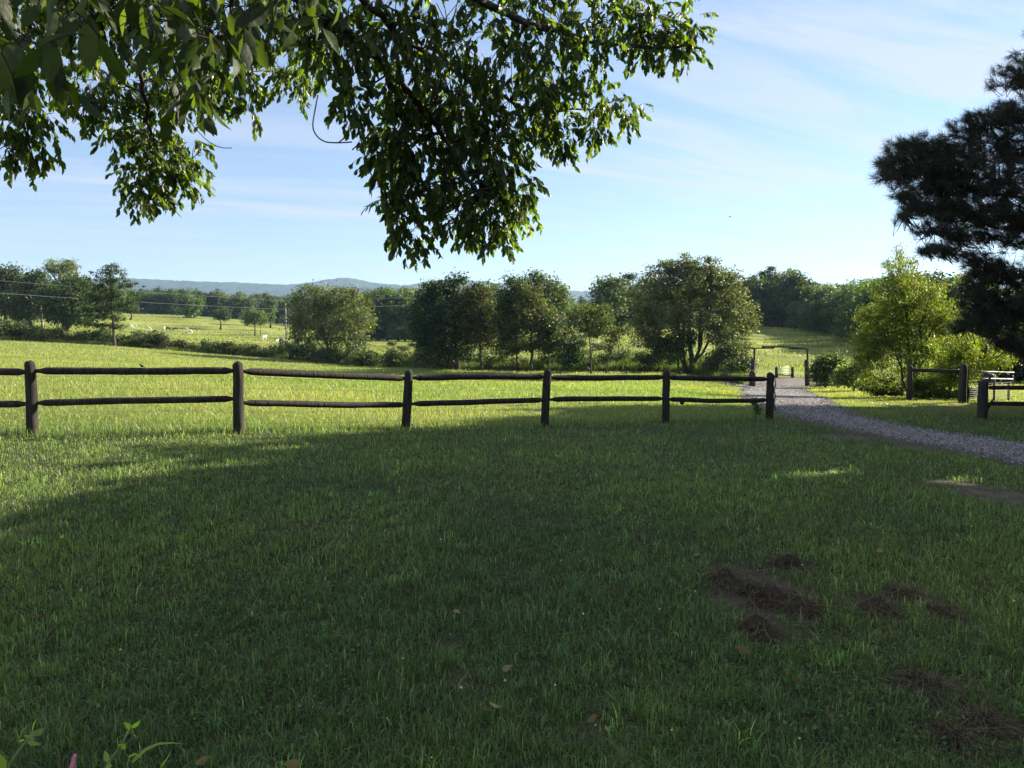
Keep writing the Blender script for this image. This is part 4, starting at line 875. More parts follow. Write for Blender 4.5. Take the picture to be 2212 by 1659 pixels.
# fallen limb
p = hit(35, 316.5, 120, 400); mb = MB(); mb.tube([(-6, 0, .3), (-2, .2, .5), (3, 0, .35), (6, .3, .5)], [.2, .25, .3, .12], 6)
o = obj('fallen_log', mb.mesh('fallen_log', True, False), M_DEAD, None, p); tag(o, 'long grey fallen log in the shade of the left oaks', 'log')
# pale rocks near the pole
for i, (px, py) in enumerate([(300, 340.5), (310, 341), (322, 339.5), (334, 341.5), (346, 341)]):
    p = hit(px, py, 125, 300); mb = MB(); n_ = 10; t_ = np.linspace(0, 1, n_)
    mb.tube(np.stack([(t_ - .5) * 2.2, rng.normal(0, .08, n_), .25 + rng.normal(0, .05, n_)], 1), np.sin(t_ * math.pi) ** .5 * .4 * rng.uniform(.7, 1.2, n_) + .02, 8)
    o = obj('pale_boulder', mb.mesh('pale_boulder', False, False), M_DEAD, None, p); tag(o, f'{ordn(i)} pale boulder from the left glimpsed through the round oak', 'boulder', 'pale boulders behind the round oak')

# dead snag
p = gpos(41.5, 172); sn = thing('dead_snag', p, 'bare bleached dead snag leaning before the left oaks', 'dead tree'); mb = MB()
def sp2(l): return [dat(x_, y_, 172) - p for x_, y_ in l]
s0 = sp2([(91.5, 711), (91, 690), (88, 665), (86, 645)]); s0[0][2] = -.3
mb.tube(s0, [.3, .24, .18, .08], 7); obj('trunk', mb.mesh('trunk', True, False), M_DEAD, sn)
for l, r_ in (([(90, 697), (84, 690), (79, 684)], .1), ([(88, 668), (84, 655), (80, 640), (77, 638)], .13), ([(82, 660), (70, 656), (68, 645), (62, 632)], .07), ([(84, 655), (85, 640), (84, 632)], .05)):
    mb = MB(); mb.tube(sp2(l), np.linspace(r_, r_ * .4, len(l)), 5); obj('branch', mb.mesh('branch', True, False), M_DEAD, sn)

# ------------------------------------------------------------------ cattle
def cow_mesh(graze):
    bm_v = []; e = []; rad = []
    def v_(p, r): bm_v.append(p); rad.append(r); return len(bm_v) - 1
    rump = v_((-.75, 0, 1.12), (.24, .27)); mid = v_((-.1, 0, 1.05), (.34, .36)); sh = v_((.55, 0, 1.1), (.27, .33)); e += [(rump, mid), (mid, sh)]
    if graze: nk = v_((.95, 0, .85), (.15, .2)); hd = v_((1.2, 0, .45), (.12, .14)); mz = v_((1.32, 0, .18), (.08, .09))
    else: nk = v_((.92, 0, 1.32), (.14, .19)); hd = v_((1.2, 0, 1.45), (.12, .14)); mz = v_((1.48, 0, 1.3), (.08, .09))
    e += [(sh, nk), (nk, hd), (hd, mz)]
    for s_ in (-1, 1):
        er = v_((hd and bm_v[hd][0] - .05, s_ * .22, bm_v[hd][2] + .08), (.04, .02)); e.append((hd, er))
        a1 = v_((.55, s_ * .18, .72), (.12, .12)); a2 = v_((.57, s_ * .18, .38), (.07, .07)); a3 = v_((.56, s_ * .18, .03), (.06, .06)); e += [(sh, a1), (a1, a2), (a2, a3)]
        b1 = v_((-.72, s_ * .19, .75), (.15, .13)); b2 = v_((-.86, s_ * .19, .42), (.07, .07)); b3 = v_((-.78, s_ * .19, .03), (.06, .06)); e += [(rump, b1), (b1, b2), (b2, b3)]
    t1 = v_((-1.02, 0, 1.12), (.05, .05)); t2 = v_((-1.08, 0, .6), (.03, .03)); e += [(rump, t1), (t1, t2)]
    m = bpy.data.meshes.new('cow'); m.from_pydata(bm_v, e, []); return m, rad
COWM = {}
def cow(px, py, colr, graze, rz, label, d0=125):
    key = (graze, colr)
    if key not in COWM:
        m, rad = cow_mesh(graze); o_ = bpy.data.objects.new('cow_tmp', m); COL.objects.link(o_)
        sk = o_.modifiers.new('skin', 'SKIN'); sk.use_smooth_shade = True
        for i_, r_ in enumerate(rad): m.skin_vertices[0].data[i_].radius = r_; m.skin_vertices[0].data[i_].use_root = (i_ == 1)
        ss = o_.modifiers.new('sub', 'SUBSURF'); ss.levels = 1; ss.render_levels = 1
        dg = bpy.context.evaluated_depsgraph_get(); me_ = bpy.data.meshes.new_from_object(o_.evaluated_get(dg)); me_.name = 'cow'
        me_.materials.clear(); me_.materials.append(COWMAT[colr]); bpy.data.objects.remove(o_); COWM[key] = me_
    p = hit(px, py, d0, 430)
    o = bpy.data.objects.new('cow', COWM[key]); COL.objects.link(o); o.location = p; o.rotation_euler = (0, 0, rz); o.scale = (.85,) * 3
    tag(o, label, 'cow', 'cattle grazing in the pasture')
COWMAT = {'white': flat_mat('white_hide', (.72, .68, .58), .8), 'black': flat_mat('black_hide', (.025, .02, .02), .6), 'brown': flat_mat('brown_hide', (.12, .06, .03), .7), 'grey': flat_mat('pale_grey_hide', (.45, .42, .38), .8)}
for m in COWM.values(): pass
m_ = None
cow(130.5, 328.2, 'white', True, .3, 'white cow, leftmost of the herd beside the tall pine')
cow(134.2, 328.0, 'grey', False, 3.3, 'pale cow standing tight against the leftmost white cow')
cow(148.2, 330.4, 'white', True, .1, 'bright white cow grazing alone between the leftmost pair and the black cows')
cow(155, 334.3, 'brown', True, 2.9, 'dark brown cow half hidden behind the hedgerow bush')
cow(164.3, 330.6, 'white', False, 1.9, 'white cow directly left of the first black cow')
cow(168.3, 330.6, 'black', True, .2, 'first black cow, next to a white cow')
cow(175.4, 330.9, 'black', True, 3.3, 'second black cow, between the first black cow and the pale ones')
cow(186, 331.0, 'grey', True, .3, 'pale grey cow at the upper right of the herd')
cow(190.3, 333.8, 'white', True, -.5, 'white cow at the lower right end of the herd')
cow(264.5, 340.3, 'white', False, 1.3, 'white cow alone in the lower pasture left of the utility pole')
cow(277.5, 345.0, 'white', False, 1.6, 'white cow facing away just left of the utility pole')
cow(281.5, 343.5, 'grey', True, .4, 'pale cow behind the white one at the utility pole')
cow(46, 321.4, 'white', True, 2.9, 'small white cow in the shade behind the dead snag')

# ------------------------------------------------------------------ far hills
def ridge(name, prof, d, dep, label, seed, base_py=331):
    prof = np.array(prof, float); px = np.arange(-390, 1410, 1.6); py = np.interp(px, prof[:, 0], prof[:, 1])
    x = (px - 512) / F_ * d; hz = (330 - py) / F_ * d
    fr = np.concatenate([np.linspace(-1, -.05, 22), np.linspace(0, 1, 8)])
    V = []; Cc = []
    for f_ in fr:
        prof_f = np.cos(f_ * math.pi / 2) ** (1.1 if f_ < 0 else 1.0); yy_ = d + f_ * dep
        n_ = fbm(x + 99 * seed, np.full_like(x, yy_), 420, seed) - .5; n2_ = vnoise(x, np.full_like(x, yy_), 26, seed + 3) - .5; n3_ = vnoise(x, np.full_like(x, yy_), 11, seed + 4) - .5
        z_ = hz * prof_f + n_ * 90 * math.sin(min(1, abs(f_) * 2) * math.pi / 2) * (prof_f > .02) * prof_f + (n2_ * 9 + n3_ * 7) * (prof_f > .02) - 12 * (1 - prof_f)
        V.append(np.stack([x, np.full_like(x, yy_), z_], 1)); q = (.7 + .6 * fbm(x, np.full_like(x, yy_), 130, seed + 8))[:, None]
        Cc.append(np.array([.035, .055, .022]) * q)
    V = np.stack(V, 0); n0, n1c = V.shape[:2]; ii = np.arange((n0 - 1) * (n1c - 1)); a = ii // (n1c - 1) * n1c + ii % (n1c - 1)
    o = obj(name, mesh_np(name, V.reshape(-1, 3), np.stack([a, a + 1, a + n1c + 1, a + n1c], 1), None, np.concatenate(Cc), False), M_HILL); tag(o, label, 'hills', kind='structure')
ridge('hills', [(-400,284),(0,280),(132,279.6),(185,281.5),(241,283),(287,285),(315,283),(332,279.8),(345,278.6),(358,279.8),(372,283),(394,286),(410,285.5),(433,282),(463,281),(509,285),(567,291),(597,291.7),(648,296),(750,301),(1024,304),(1500,300)], 5200, 900, 'long blue wooded hills on the horizon', 3)
ridge('hills', [(-400,306),(240,303),(300,295),(346,289),(390,288),(430,289),(480,293),(560,299),(650,304),(1024,310),(1500,310)], 3600, 500, 'nearer blue wooded foothill in front of the long ridge', 11)

# sun flecks reach these spots of the shaded foreground
GAPS += [(at(32, 745, 1.2), .12), (at(92, 745, 1.25), .12), (hit(870, 752), .16), (hit(830, 473, 2, 30), .35), (hit(785, 478, 2, 30), .2), (hit(948, 482, 2, 30), .25), (at(240, 60, 2.2), .2), (at(305, 15, 2.4), .25)]

# ------------------------------------------------------------------ overhanging tree
def leaf_fan(P0, D, Ls, col, side=None, wid=.42, fine=True):
    """individual pointed leaves: base points, directions, lengths"""
    n = len(P0); D = D / (np.linalg.norm(D, axis=1)[:, None] + 1e-9)
    r_ = rng.normal(size=(n, 3)); sd = np.cross(D, r_); sd /= np.linalg.norm(sd, axis=1)[:, None] + 1e-9; nr_ = np.cross(sd, D)
    Lc = Ls[:, None]; fold = rng.uniform(.05, .22, n)[:, None]; curl = rng.uniform(0, 1.6, n)[:, None]
    wav = rng.uniform(-.05, .05, (n, 1))
    def pt(t_, wv_): return P0 + D * Lc * t_ + sd * Lc * wid * (wv_ + wav * math.sin(t_ * 5)) + nr_ * Lc * (abs(wv_) * fold * 1.2 - curl * .18 * t_ * t_)
    st_ = [(.1, .17), (.24, .38), (.42, .5), (.6, .46), (.78, .28), (.9, .11)] if fine else [(.2, .32), (.5, .5), (.8, .27)]
    m_ = len(st_); rows_ = [pt(0, 0)]
    for t_, w_ in st_: rows_ += [pt(t_, w_), pt(t_, 0), pt(t_, -w_)]
    rows_.append(pt(1.0, 0)); nv = len(rows_); V = np.stack(rows_, 1).reshape(-1, 3); T = [(0, 1, 2), (0, 2, 3)]
    for i_ in range(m_ - 1):
        a_ = 1 + 3 * i_; T += [(a_, a_ + 3, a_ + 4), (a_, a_ + 4, a_ + 1), (a_ + 1, a_ + 4, a_ + 5), (a_ + 1, a_ + 5, a_ + 2)]
    a_ = 1 + 3 * (m_ - 1); T += [(a_, nv - 1, a_ + 1), (a_ + 1, nv - 1, a_ + 2)]
    T = (np.array(T)[None] + (np.arange(n) * nv)[:, None, None]).reshape(-1, 3)
    return V, T, np.repeat(col, nv, 0)
OT = thing('overhanging_tree', (-3.6, -2.2, gz(-3.6, -2.2)), 'big leafy tree whose branches hang down across the top left of the view', 'tree')
O0 = np.array(OT.location)
mb = MB(); trunk_pts = [np.array(q) - O0 for q in ((-3.6, -2.2, -.3), (-3.5, -2.1, 1.5), (-3.3, -1.9, 3.2), (-3.0, -1.4, 4.8), (-2.6, -.6, 6.2))]
mb.tube(trunk_pts, [.42, .34, .30, .24, .18], 14); obj('trunk', mb.mesh('trunk', True, False), M_BARK, OT)
def A3(l): return [at(*q) for q in l]
LIMBS = [
 ([(-3.2, -1.7, 3.6), (-2.6, .8, 4.6)], [(200,-90,4.6),(270,-20,6.0),(330,18,6.8),(372,55,7.4),(405,88,7.7),(440,130,8.0),(475,190,8.2)], .075),
 ([(-2.8, -1.0, 5.4), (-1.2, 2.0, 5.6)], [(380,-120,5.5),(430,-40,6.4),(490,10,7.2),(560,38,7.9),(640,50,8.3),(690,42,8.5)], .065),
 ([(-3.3, -1.8, 3.8), (-3.6, 1.5, 4.4)], [(60,-60,5.2),(110,10,6.4),(138,70,7.6),(150,120,8.6),(160,175,9.2)], .05),
 ([(-3.4, -1.9, 3.2), (-2.2, -.4, 2.7)], [(-150,-130,1.5),(40,-60,1.75),(160,-30,1.95),(260,-40,2.1),(330,-70,2.25)], .018),
 ([(-3.6, -1.7, 3.6), (-5.0, 1.8, 4.2)], [(-90,-60,5.4),(-25,30,6.6),(10,90,7.2),(28,140,7.4)], .045),
 ([(-2.9, -1.1, 5.2), (-2.2, 1.2, 5.6)], [(160,-150,4.6),(215,-40,6.2),(238,30,7.4),(250,80,8.0)], .04),
 ([(-2.6, -.6, 6.0), (-.4, 2.0, 6.6)], [(480,-180,5.6),(540,-60,7.0),(590,-20,8.0),(660,-30,8.6)], .05),
 ([(-3.0, -1.4, 4.8), (-2.0, 1.4, 5.0)], [(270,-120,5.0),(340,-30,6.4),(390,30,7.4),(450,70,8.0),(520,110,8.6),(590,110,9.0)], .05)]
nodes = []
for pre, post, r_ in LIMBS:
    P = np.array([np.array(q, float) for q in pre] + A3(post)); t_ = np.linspace(0, len(P) - 1, (len(P) - 1) * 4 + 1); Q = np.stack([np.interp(t_, np.arange(len(P)), P[:, k]) for k in range(3)], 1)
    for _ in range(3): Q[1:-1] = (Q[:-2] + 2 * Q[1:-1] + Q[2:]) / 4
    Q[1:-1] += rng.normal(0, .02, Q[1:-1].shape); rad = np.linspace(r_, r_ * .22, len(Q)); mb = MB(); mb.tube(Q - O0, rad, 8); obj('limb', mb.mesh('limb', True, False), M_BARK, OT)
    nodes += list(zip(Q, rad))
NP = np.array([q for q, _ in nodes])
# blobs: px, py, rx, ry, depth, twigs
BL = [(30,20,60,45,6.8,60),(100,25,60,40,6.4,60),(170,25,60,42,6.6,60),(240,30,60,45,6.8,60),(300,25,50,45,7.2,50),(70,55,50,25,7.0,26),
 (20,70,26,26,6.9,22),(15,110,26,34,7.2,34),(38,130,18,30,7.3,24),(12,155,26,24,7.3,26),(34,165,16,12,7.4,10),
 (84,85,20,24,8.0,20),(85,112,18,22,8.2,18),(112,95,24,30,8.2,26),
 (120,140,22,24,8.8,30),(150,150,34,30,9.0,54),(165,175,30,24,9.2,44),(192,165,14,22,9.4,18),(140,190,22,20,9.1,28),(150,205,18,12,9.1,16),(132,208,10,10,9.2,8),(186,192,11,10,9.4,10),
 (150,105,36,30,8.6,36),(185,85,36,34,8.0,34),(218,70,30,34,7.8,26),(248,90,18,34,8.6,30),(252,118,12,14,8.8,10),(215,105,26,22,8.8,22),
 (285,80,20,20,8.6,16),(298,94,14,10,8.7,10),(312,60,24,20,7.8,18),
 (345,40,40,50,7.0,50),(345,95,18,26,7.2,22),(352,118,14,12,7.4,10),(395,40,50,55,7.2,70),(450,45,55,60,7.4,80),(510,45,55,60,7.6,80),(560,40,45,55,7.8,60),(595,30,30,34,8.0,34),
 (400,105,38,30,7.8,40),(450,110,45,45,8.0,70),(510,105,45,45,8.2,64),(555,95,36,36,8.5,44),(590,75,22,28,8.6,24),
 (400,140,36,30,8.0,50),(392,175,26,34,8.2,46),(425,190,36,44,8.3,70),(395,215,20,22,8.3,26),(385,165,18,22,8.2,18),(440,150,40,36,8.2,54),(485,150,40,40,8.4,60),(470,195,38,38,8.5,60),(505,185,30,30,8.6,44),(525,205,16,22,8.7,20),
 (405,243,18,18,8.4,20),(418,252,10,12,8.4,10),(455,228,34,20,8.5,34),(490,225,28,22,8.6,34),(498,250,10,14,8.6,12),(470,245,12,12,8.6,10),(520,222,18,10,8.7,12),
 (550,125,30,26,8.8,34),(560,148,26,14,8.9,22),(595,140,16,14,9.0,16),(530,140,26,22,8.7,26),
 (610,108,18,12,9.0,16),(625,122,14,12,9.1,12),(600,118,12,10,9.0,8),
 (620,20,24,24,8.3,24),(640,38,26,22,8.4,28),(665,42,22,18,8.5,24),(685,48,16,16,8.6,18),(670,62,16,12,8.6,12),(645,60,18,14,8.5,14),(694,38,10,12,8.6,8),(640,5,24,8,8.6,8),(688,2,10,6,8.6,5),
 (250,-40,120,40,6.6,90),(450,-45,120,40,7.2,100),(80,-40,120,40,6.4,70),(600,-40,60,30,8.0,40),(-60,60,60,80,6.8,60)]
tw = MB(); LP, LD, LL, LC = [], [], [], []
def add_twig(p0, dir_, ln, m_, leafL, colf, rad=.003, hang=1.0):
    n_ = 6; P = [p0]; d_ = dir_ / np.linalg.norm(dir_)
    for i_ in range(n_): d_ = d_ + np.array([0, 0, -.16 * hang]) + rng.normal(0, .06, 3); d_ /= np.linalg.norm(d_); P.append(P[-1] + d_ * ln / n_)
    P = np.array(P); tw.tube(P - O0, np.linspace(rad, rad * .4, n_ + 1), 3, cap=False)
    for j_ in range(m_):
        f_ = .12 + .88 * (j_ + .5) / m_; k_ = min(n_ - 1, int(f_ * n_)); q = P[k_] + (P[k_ + 1] - P[k_]) * (f_ * n_ - k_); ax = P[k_ + 1] - P[k_]; ax /= np.linalg.norm(ax)
        sd_ = rng.normal(size=3); sd_ -= sd_ @ ax * ax; sd_ /= np.linalg.norm(sd_)
        LP.append(q - O0); LD.append(ax * .55 + sd_ * .6 + np.array([0, 0, -.75 * hang])); LL.append(leafL * rng.uniform(.65, 1.25)); LC.append(colf())
LFC = [np.array(c_) for c_ in ((.036, .055, .018), (.055, .08, .02), (.028, .042, .016), (.08, .10, .026))]
M_LEAFN = leaf_mat('nearest_leaves', .38, .55, .25, tmul=(3.2, 3.6, .7))
t = M_LEAFN.node_tree; no = t.nodes.new('ShaderNodeTexNoise'); no.inputs['Scale'].default_value = 38; no.inputs['Detail'].default_value = 6
tco = t.nodes.new('ShaderNodeTexCoord'); t.links.new(tco.outputs['Object'], no.inputs['Vector'])
bu = t.nodes.new('ShaderNodeBump'); bu.inputs['Strength'].default_value = .45; bu.inputs['Distance'].default_value = .01; t.links.new(no.outputs[0], bu.inputs['Height'])
hsv = t.nodes.new('ShaderNodeHueSaturation'); mrr = t.nodes.new('ShaderNodeMapRange'); mrr.inputs['From Min'].default_value = .3; mrr.inputs['From Max'].default_value = .7; mrr.inputs['To Min'].default_value = .7; mrr.inputs['To Max'].default_value = 1.3
t.links.new(no.outputs[0], mrr.inputs['Value']); t.links.new(mrr.outputs[0], hsv.inputs['Value'])
pb = [n for n in t.nodes if n.type == 'BSDF_PRINCIPLED'][0]; src = pb.inputs['Base Color'].links[0].from_socket; t.links.new(src, hsv.inputs['Color']); t.links.new(hsv.outputs[0], pb.inputs['Base Color']); t.links.new(bu.outputs[0], pb.inputs['Normal'])
def lcol(): return LFC[rng.choice(4, p=[.4, .25, .2, .15])] * rng.uniform(.8, 1.2)
for bx1, by1, rx, ry, d, nt_ in BL:
    c_ = at(bx1, by1 - 5, d); rxm = rx / F_ * d * (.86 if by1 > 100 else 1); rym = ry / F_ * d
    dv = NP - c_; dist = np.linalg.norm(dv, axis=1); pen = dist + np.where(dv[:, 2] < -.1, .5, 0); j = int(np.argmin(pen)); p0 = NP[j]
    mid = (p0 + c_) / 2 + np.array([0, 0, .12 * dist[j]]); rr_ = min(nodes[j][1] * .6, .004 + .012 * dist[j])
    spine = [p0, mid, c_]; tw.tube(np.array(spine) - O0, [rr_, rr_ * .8, rr_ * .4], 5, cap=False)
    nt2 = int(nt_ * 1.3 * rng.uniform(.6, 1.3))
    for _ in range(nt2):
        o_ = rng.normal(size=3); o_ /= np.linalg.norm(o_); o_ *= rng.random() ** .4 * .88; q = c_ + o_ * np.array([rxm, max(.35, rxm * .8), rym])
        nb = np.array([p0, mid, c_]); jb = int(np.argmin(np.linalg.norm(nb - q, axis=1)))
        if rng.random() < .5: tw.tube(np.array([nb[jb], (nb[jb] + q) / 2 + [0, 0, .04], q]) - O0, [.006, .005, .0035], 3, cap=False)
        od = o_ + np.array([0, 0, -.25]) + rng.normal(0, .3, 3)
        add_twig(q + np.array([0, 0, .08]), od, rng.uniform(.14, .27), int(rng.integers(7, 11)), .088, lcol)
# near big leaves
for (x0, x1, y0, y1, d0_, d1_, cnt, Lf) in [(-30, 90, -20, 60, 1.7, 2.2, 26, .10), (60, 180, -30, 25, 1.9, 2.5, 16, .095), (150, 250, -20, 60, 2.05, 2.5, 34, .092), (180, 222, 60, 115, 2.2, 2.45, 10, .088), (240, 340, -35, 35, 2.2, 2.7, 28, .092), (20, 50, 50, 80, 1.75, 1.9, 5, .10)]:
    for _ in range(cnt):
        q = at(rng.uniform(x0, x1), rng.uniform(y0, y1) - 12, rng.uniform(d0_, d1_)); add_twig(q, rng.normal(size=3) * [1, 1, .3] + [0, 0, -.3], .12, int(rng.integers(2, 4)), Lf * .88, lcol, .0022)
# thin bare hanging vines
for l in ([(318,95,7.6),(314,115,7.6),(312,130,7.6),(322,142,7.6),(338,143,7.6),(352,142,7.6)], [(345,70,7.4),(355,110,7.5),(358,130,7.5),(364,150,7.5),(368,172,7.6),(380,183,7.6)], [(338,143,7.6),(347,136,7.6)],
          [(360,143,7.5),(352,150,7.5)], [(180,110,2.3),(205,140,2.3),(220,148,2.3),(232,148,2.3)], [(300,40,7.2),(330,70,7.4),(345,105,7.5)], [(418,100,7.8),(455,145,7.9),(475,155,7.9)]):
    P = np.array(A3(l))
    for _ in range(3):
        P = np.concatenate([P[:1], np.stack([P[:-1] * .75 + P[1:] * .25, P[:-1] * .25 + P[1:] * .75], 1).reshape(-1, 3), P[-1:]])
    tw.tube(P - O0, .0065 if l[0][2] > 5 else .0012, 4, cap=False)
obj('twigs', tw.mesh('twigs', True, False), M_BARK, OT)
LP, LD, LL, LC = map(np.array, (LP, LD, LL, LC)); k = open_gaps(LP + O0); LP, LD, LL, LC = LP[k], LD[k], LL[k], LC[k]
nearm = LP[:, 1] + O0[1] < 3.2
V, T, C = leaf_fan(LP[~nearm], LD[~nearm], LL[~nearm], LC[~nearm], wid=.5, fine=False)
obj('leaves', mesh_np('leaves', V, None, T, C, True), M_LEAFH, OT)
V, T, C = leaf_fan(LP[nearm], LD[nearm], LL[nearm], LC[nearm] * .72, wid=.44)
tag(obj('leaves', mesh_np('leaves', V, None, T, C, True), M_LEAFN, OT), 'large nearest leaves hanging at the top left', None)

# ------------------------------------------------------------------ near pine at the right
def needles(P0, D, ln, n_per, wd, col, spread=.75):
    n = len(P0); idx = np.repeat(np.arange(n), n_per); d = D[idx] / np.linalg.norm(D[idx], axis=1)[:, None] + rng.normal(0, spread, (len(idx), 3)); d /= np.linalg.norm(d, axis=1)[:, None]
    L_ = ln * rng.uniform(.7, 1.15, len(idx))[:, None]; b = P0[idx] + d * .01 + rng.normal(0, .02, (len(idx), 3)) - D[idx] / np.linalg.norm(D[idx], axis=1)[:, None] * rng.uniform(0, .16, (len(idx), 1))
    r_ = rng.normal(size=d.shape); s_ = np.cross(d, r_); s_ /= np.linalg.norm(s_, axis=1)[:, None]
    V = np.stack([b - s_ * wd / 2, b + s_ * wd / 2, b + d * L_ - np.array([0, 0, .02])], 1).reshape(-1, 3)
    return V, np.arange(len(V)).reshape(-1, 3), np.repeat(np.tile(col, (len(idx), 1)) * rng.uniform(.7, 1.3, (len(idx), 1)), 3, 0)
NP0 = np.array([17.6, 20.6, gz(17.6, 20.6)])
pine = thing('near_pine', NP0, 'large dark long-needled pine reaching in from the right edge', 'tree')
mb = MB(); tp = np.array([(0, 0, -.3), (0, 0, 2), (-.1, 0, 5), (-.1, .1, 7.6), (0, 0, 9.4)]); mb.tube(tp, [.3, .26, .2, .12, .04], 12); obj('trunk', mb.mesh('trunk', True, False), M_BARKP, pine)
PB = [(1015,78,26,16,20,26),(1040,60,30,20,20,24),(1005,112,20,14,19.6,26),(1030,112,30,20,20,34),(985,122,18,14,19.4,20),(968,122,16,14,19.2,16),(966,142,18,14,19.2,20),(1000,145,30,20,19.6,46),
 (1035,150,36,26,20.5,50),(905,145,18,9,18.6,16),(925,148,22,14,18.6,30),(945,155,28,18,18.8,44),(885,162,11,8,18.4,9),(884,176,11,9,18.4,9),(905,165,22,16,18.5,34),(930,175,30,24,18.7,60),(960,178,36,30,19,80),(1000,185,40,34,19.4,90),
 (1045,190,40,40,20.5,70),(905,192,14,12,18.4,14),(915,205,18,14,18.5,22),(945,205,26,16,18.8,40),(905,215,12,7,18.4,9),(975,214,34,15,19,50),(1010,218,32,16,19.6,44),(930,228,20,6,18.6,14),(955,232,22,6,18.8,16),(925,249,9,5,18.6,6),(942,250,18,7,18.7,18),(958,240,14,6,18.9,9),
 (990,236,24,6,19.4,16),(1025,240,28,8,20,20),(970,258,14,9,18.8,14),(985,268,20,14,19,28),(1005,272,26,20,19.4,40),(1035,275,34,24,20,44),(975,285,16,14,18.8,22),(1000,300,34,18,19.4,44),(975,305,16,12,19,16),(1030,315,36,20,20,44),
 (990,325,28,14,19.4,34),(965,325,14,9,19.0,12),(1010,345,28,12,19.8,24),(1040,350,30,18,20.4,26),
 (1080,120,50,60,21,70),(1090,220,60,60,21.5,90),(1100,310,60,50,21.5,70),(1070,40,44,40,21,44),(1150,150,60,80,22,70),(1150,260,60,80,22,70),(1170,90,50,60,22.5,40)]
TP, TD = [], []; lm = MB()
lnodes = [np.array([-.05, 0, q]) for q in np.arange(.9, 9.2, .45)]; lrad = [.07] * len(lnodes)
PB = sorted(PB, key=lambda b_: np.linalg.norm((at(b_[0], b_[1], b_[4]) - NP0)[:2]))
for px, py, rx, ry, d, cnt in PB:
    c_ = at(px, py, d) - NP0; rm, rz_ = rx / F_ * d, ry / F_ * d
    nd = np.array(lnodes); dv = c_ - nd; dist = np.linalg.norm(dv, axis=1); j = int(np.argmin(dist + np.abs(dv[:, 2]) * .8)); p0 = nd[j]
    m_ = p0 * .45 + c_ * .55 + np.array([0, 0, -.08 * dist[j]]) + rng.normal(0, .07, 3); r0_ = min(lrad[j] * .75, .012 + .012 * dist[j])
    P = np.array([p0, m_, c_]); P = np.concatenate([P[:1], np.stack([P[:-1] * .75 + P[1:] * .25, P[:-1] * .25 + P[1:] * .75], 1).reshape(-1, 3), P[-1:]]); P[1:-1] += rng.normal(0, .04, P[1:-1].shape)
    lm.tube(P, np.linspace(r0_, r0_ * .5, len(P)), 5, cap=False); lnodes += [P[2], P[4], c_]; lrad += [r0_ * .8, r0_ * .65, r0_ * .5]
    for _ in range(int(cnt * 1.7)):
        o_ = rng.normal(size=3); o_ /= np.linalg.norm(o_); o_ *= rng.random() ** .45; q = c_ + o_ * [rm, max(.5, rm * .9), rz_]
        dd_ = (q - [0, 0, q[2]]) ; dd_ = dd_ / (np.linalg.norm(dd_) + 1e-6) * .8 + [0, 0, .55] + rng.normal(0, .35, 3); dd_ /= np.linalg.norm(dd_)
        TP.append(q); TD.append(dd_); st_ = q - dd_ * rng.uniform(.25, .45)
        mid_ = m_ * .5 + c_ * .5 if np.linalg.norm(st_ - m_) < np.linalg.norm(st_ - c_) else c_
        lm.tube([mid_, (mid_ + st_) / 2 + [0, 0, -.05], st_, q], [.014, .011, .009, .006], 3, cap=False)
TP, TD = np.array(TP), np.array(TD); GAPSP = None
k = open_gaps(TP + NP0); TP, TD = TP[k], TD[k]
obj('limbs', lm.mesh('limbs', True, False), M_BARKP, pine)
V, T, C = needles(TP, TD, .24, 62, .0095, np.array([.055, .065, .045]), .62); print('tufts', len(TP))
obj('needles', mesh_np('needles', V, None, T, C), M_NEEDLE, pine)

# ------------------------------------------------------------------ shade trees standing beyond the right edge
BP = np.array([(-7,-9),(-6,-5),(-5.3,-1),(-5.3,2.4),(-5.1,5.0),(-4.5,6.8),(-3.9,8.0),(-2.9,9.4),(-1.1,11.2),(-.7,13.0),(1.2,15.8),(6.6,18.0),(13.7,20.2)], float)
hd = np.array([math.sin(SUN_AZ), math.cos(SUN_AZ)]); DS = 24.0
seg = np.concatenate([[0], np.cumsum(np.hypot(*np.diff(BP, axis=0).T))]); tot = seg[-1]; ntr = 13
for i in range(ntr):
    s_ = tot * (i + .5) / ntr; q = np.array([np.interp(s_, seg, BP[:, 0]), np.interp(s_, seg, BP[:, 1])]); zg = gz(q[0], q[1])
    ztop = zg + DS * math.tan(SUN_EL); c_ = q + hd * (DS + 0); b = np.array([c_[0] + hd[0] * 2.2, c_[1] + hd[1] * 2.2, gz(*c_)]); ht = ztop + 2.2 * math.tan(SUN_EL) * .6 - b[2]
    lo = [(0, 0, ht - 2.6, 2.9, 2.9, 2.6), (0, 0, ht - 4.4, 3.2, 3.2, 2.6), (0, 0, ht * .42, 3.1, 3.1, ht * .34), (rng.normal(0, .8), rng.normal(0, .8), ht * .25, 2.8, 2.8, ht * .18)]
    lo += [(px_ * hd[1] * 1.9, -px_ * hd[0] * 1.9, ht - 1.5 - q_, 1.9, 1.9, 1.5) for px_ in (-1, 1) for q_ in (0, 1.5)] + [(0, 0, ht - 1.2, 2.4, 2.4, 1.2)]
    P, nd_, cc, idx = crown_cloud(lo, 420, 26, .7, surf=.4); k = open_gaps(P + b) & (P[:, 2] > .3); P, nd_, idx = P[k], nd_[k], idx[k]
    V, Q, C = leaf_quads(P, nd_, .42, .65, .2, .4, (.04, .065, .025), .3)
    r_ = thing('shade_tree', b, f'{ordn(i)} shade tree in the row standing off the right edge', 'tree', 'shade trees off the right edge')
    mb = MB(); branches(mb, [np.array([(0, 0, -.3), (0, 0, ht * .5), (0, 0, ht * .85)])], cc, r0=.2, frac=.1); obj('trunk', mb.mesh('trunk', True, False), M_BARK, r_)
    obj('crown', mesh_np('crown', V, Q, None, C), M_LEAF, r_)

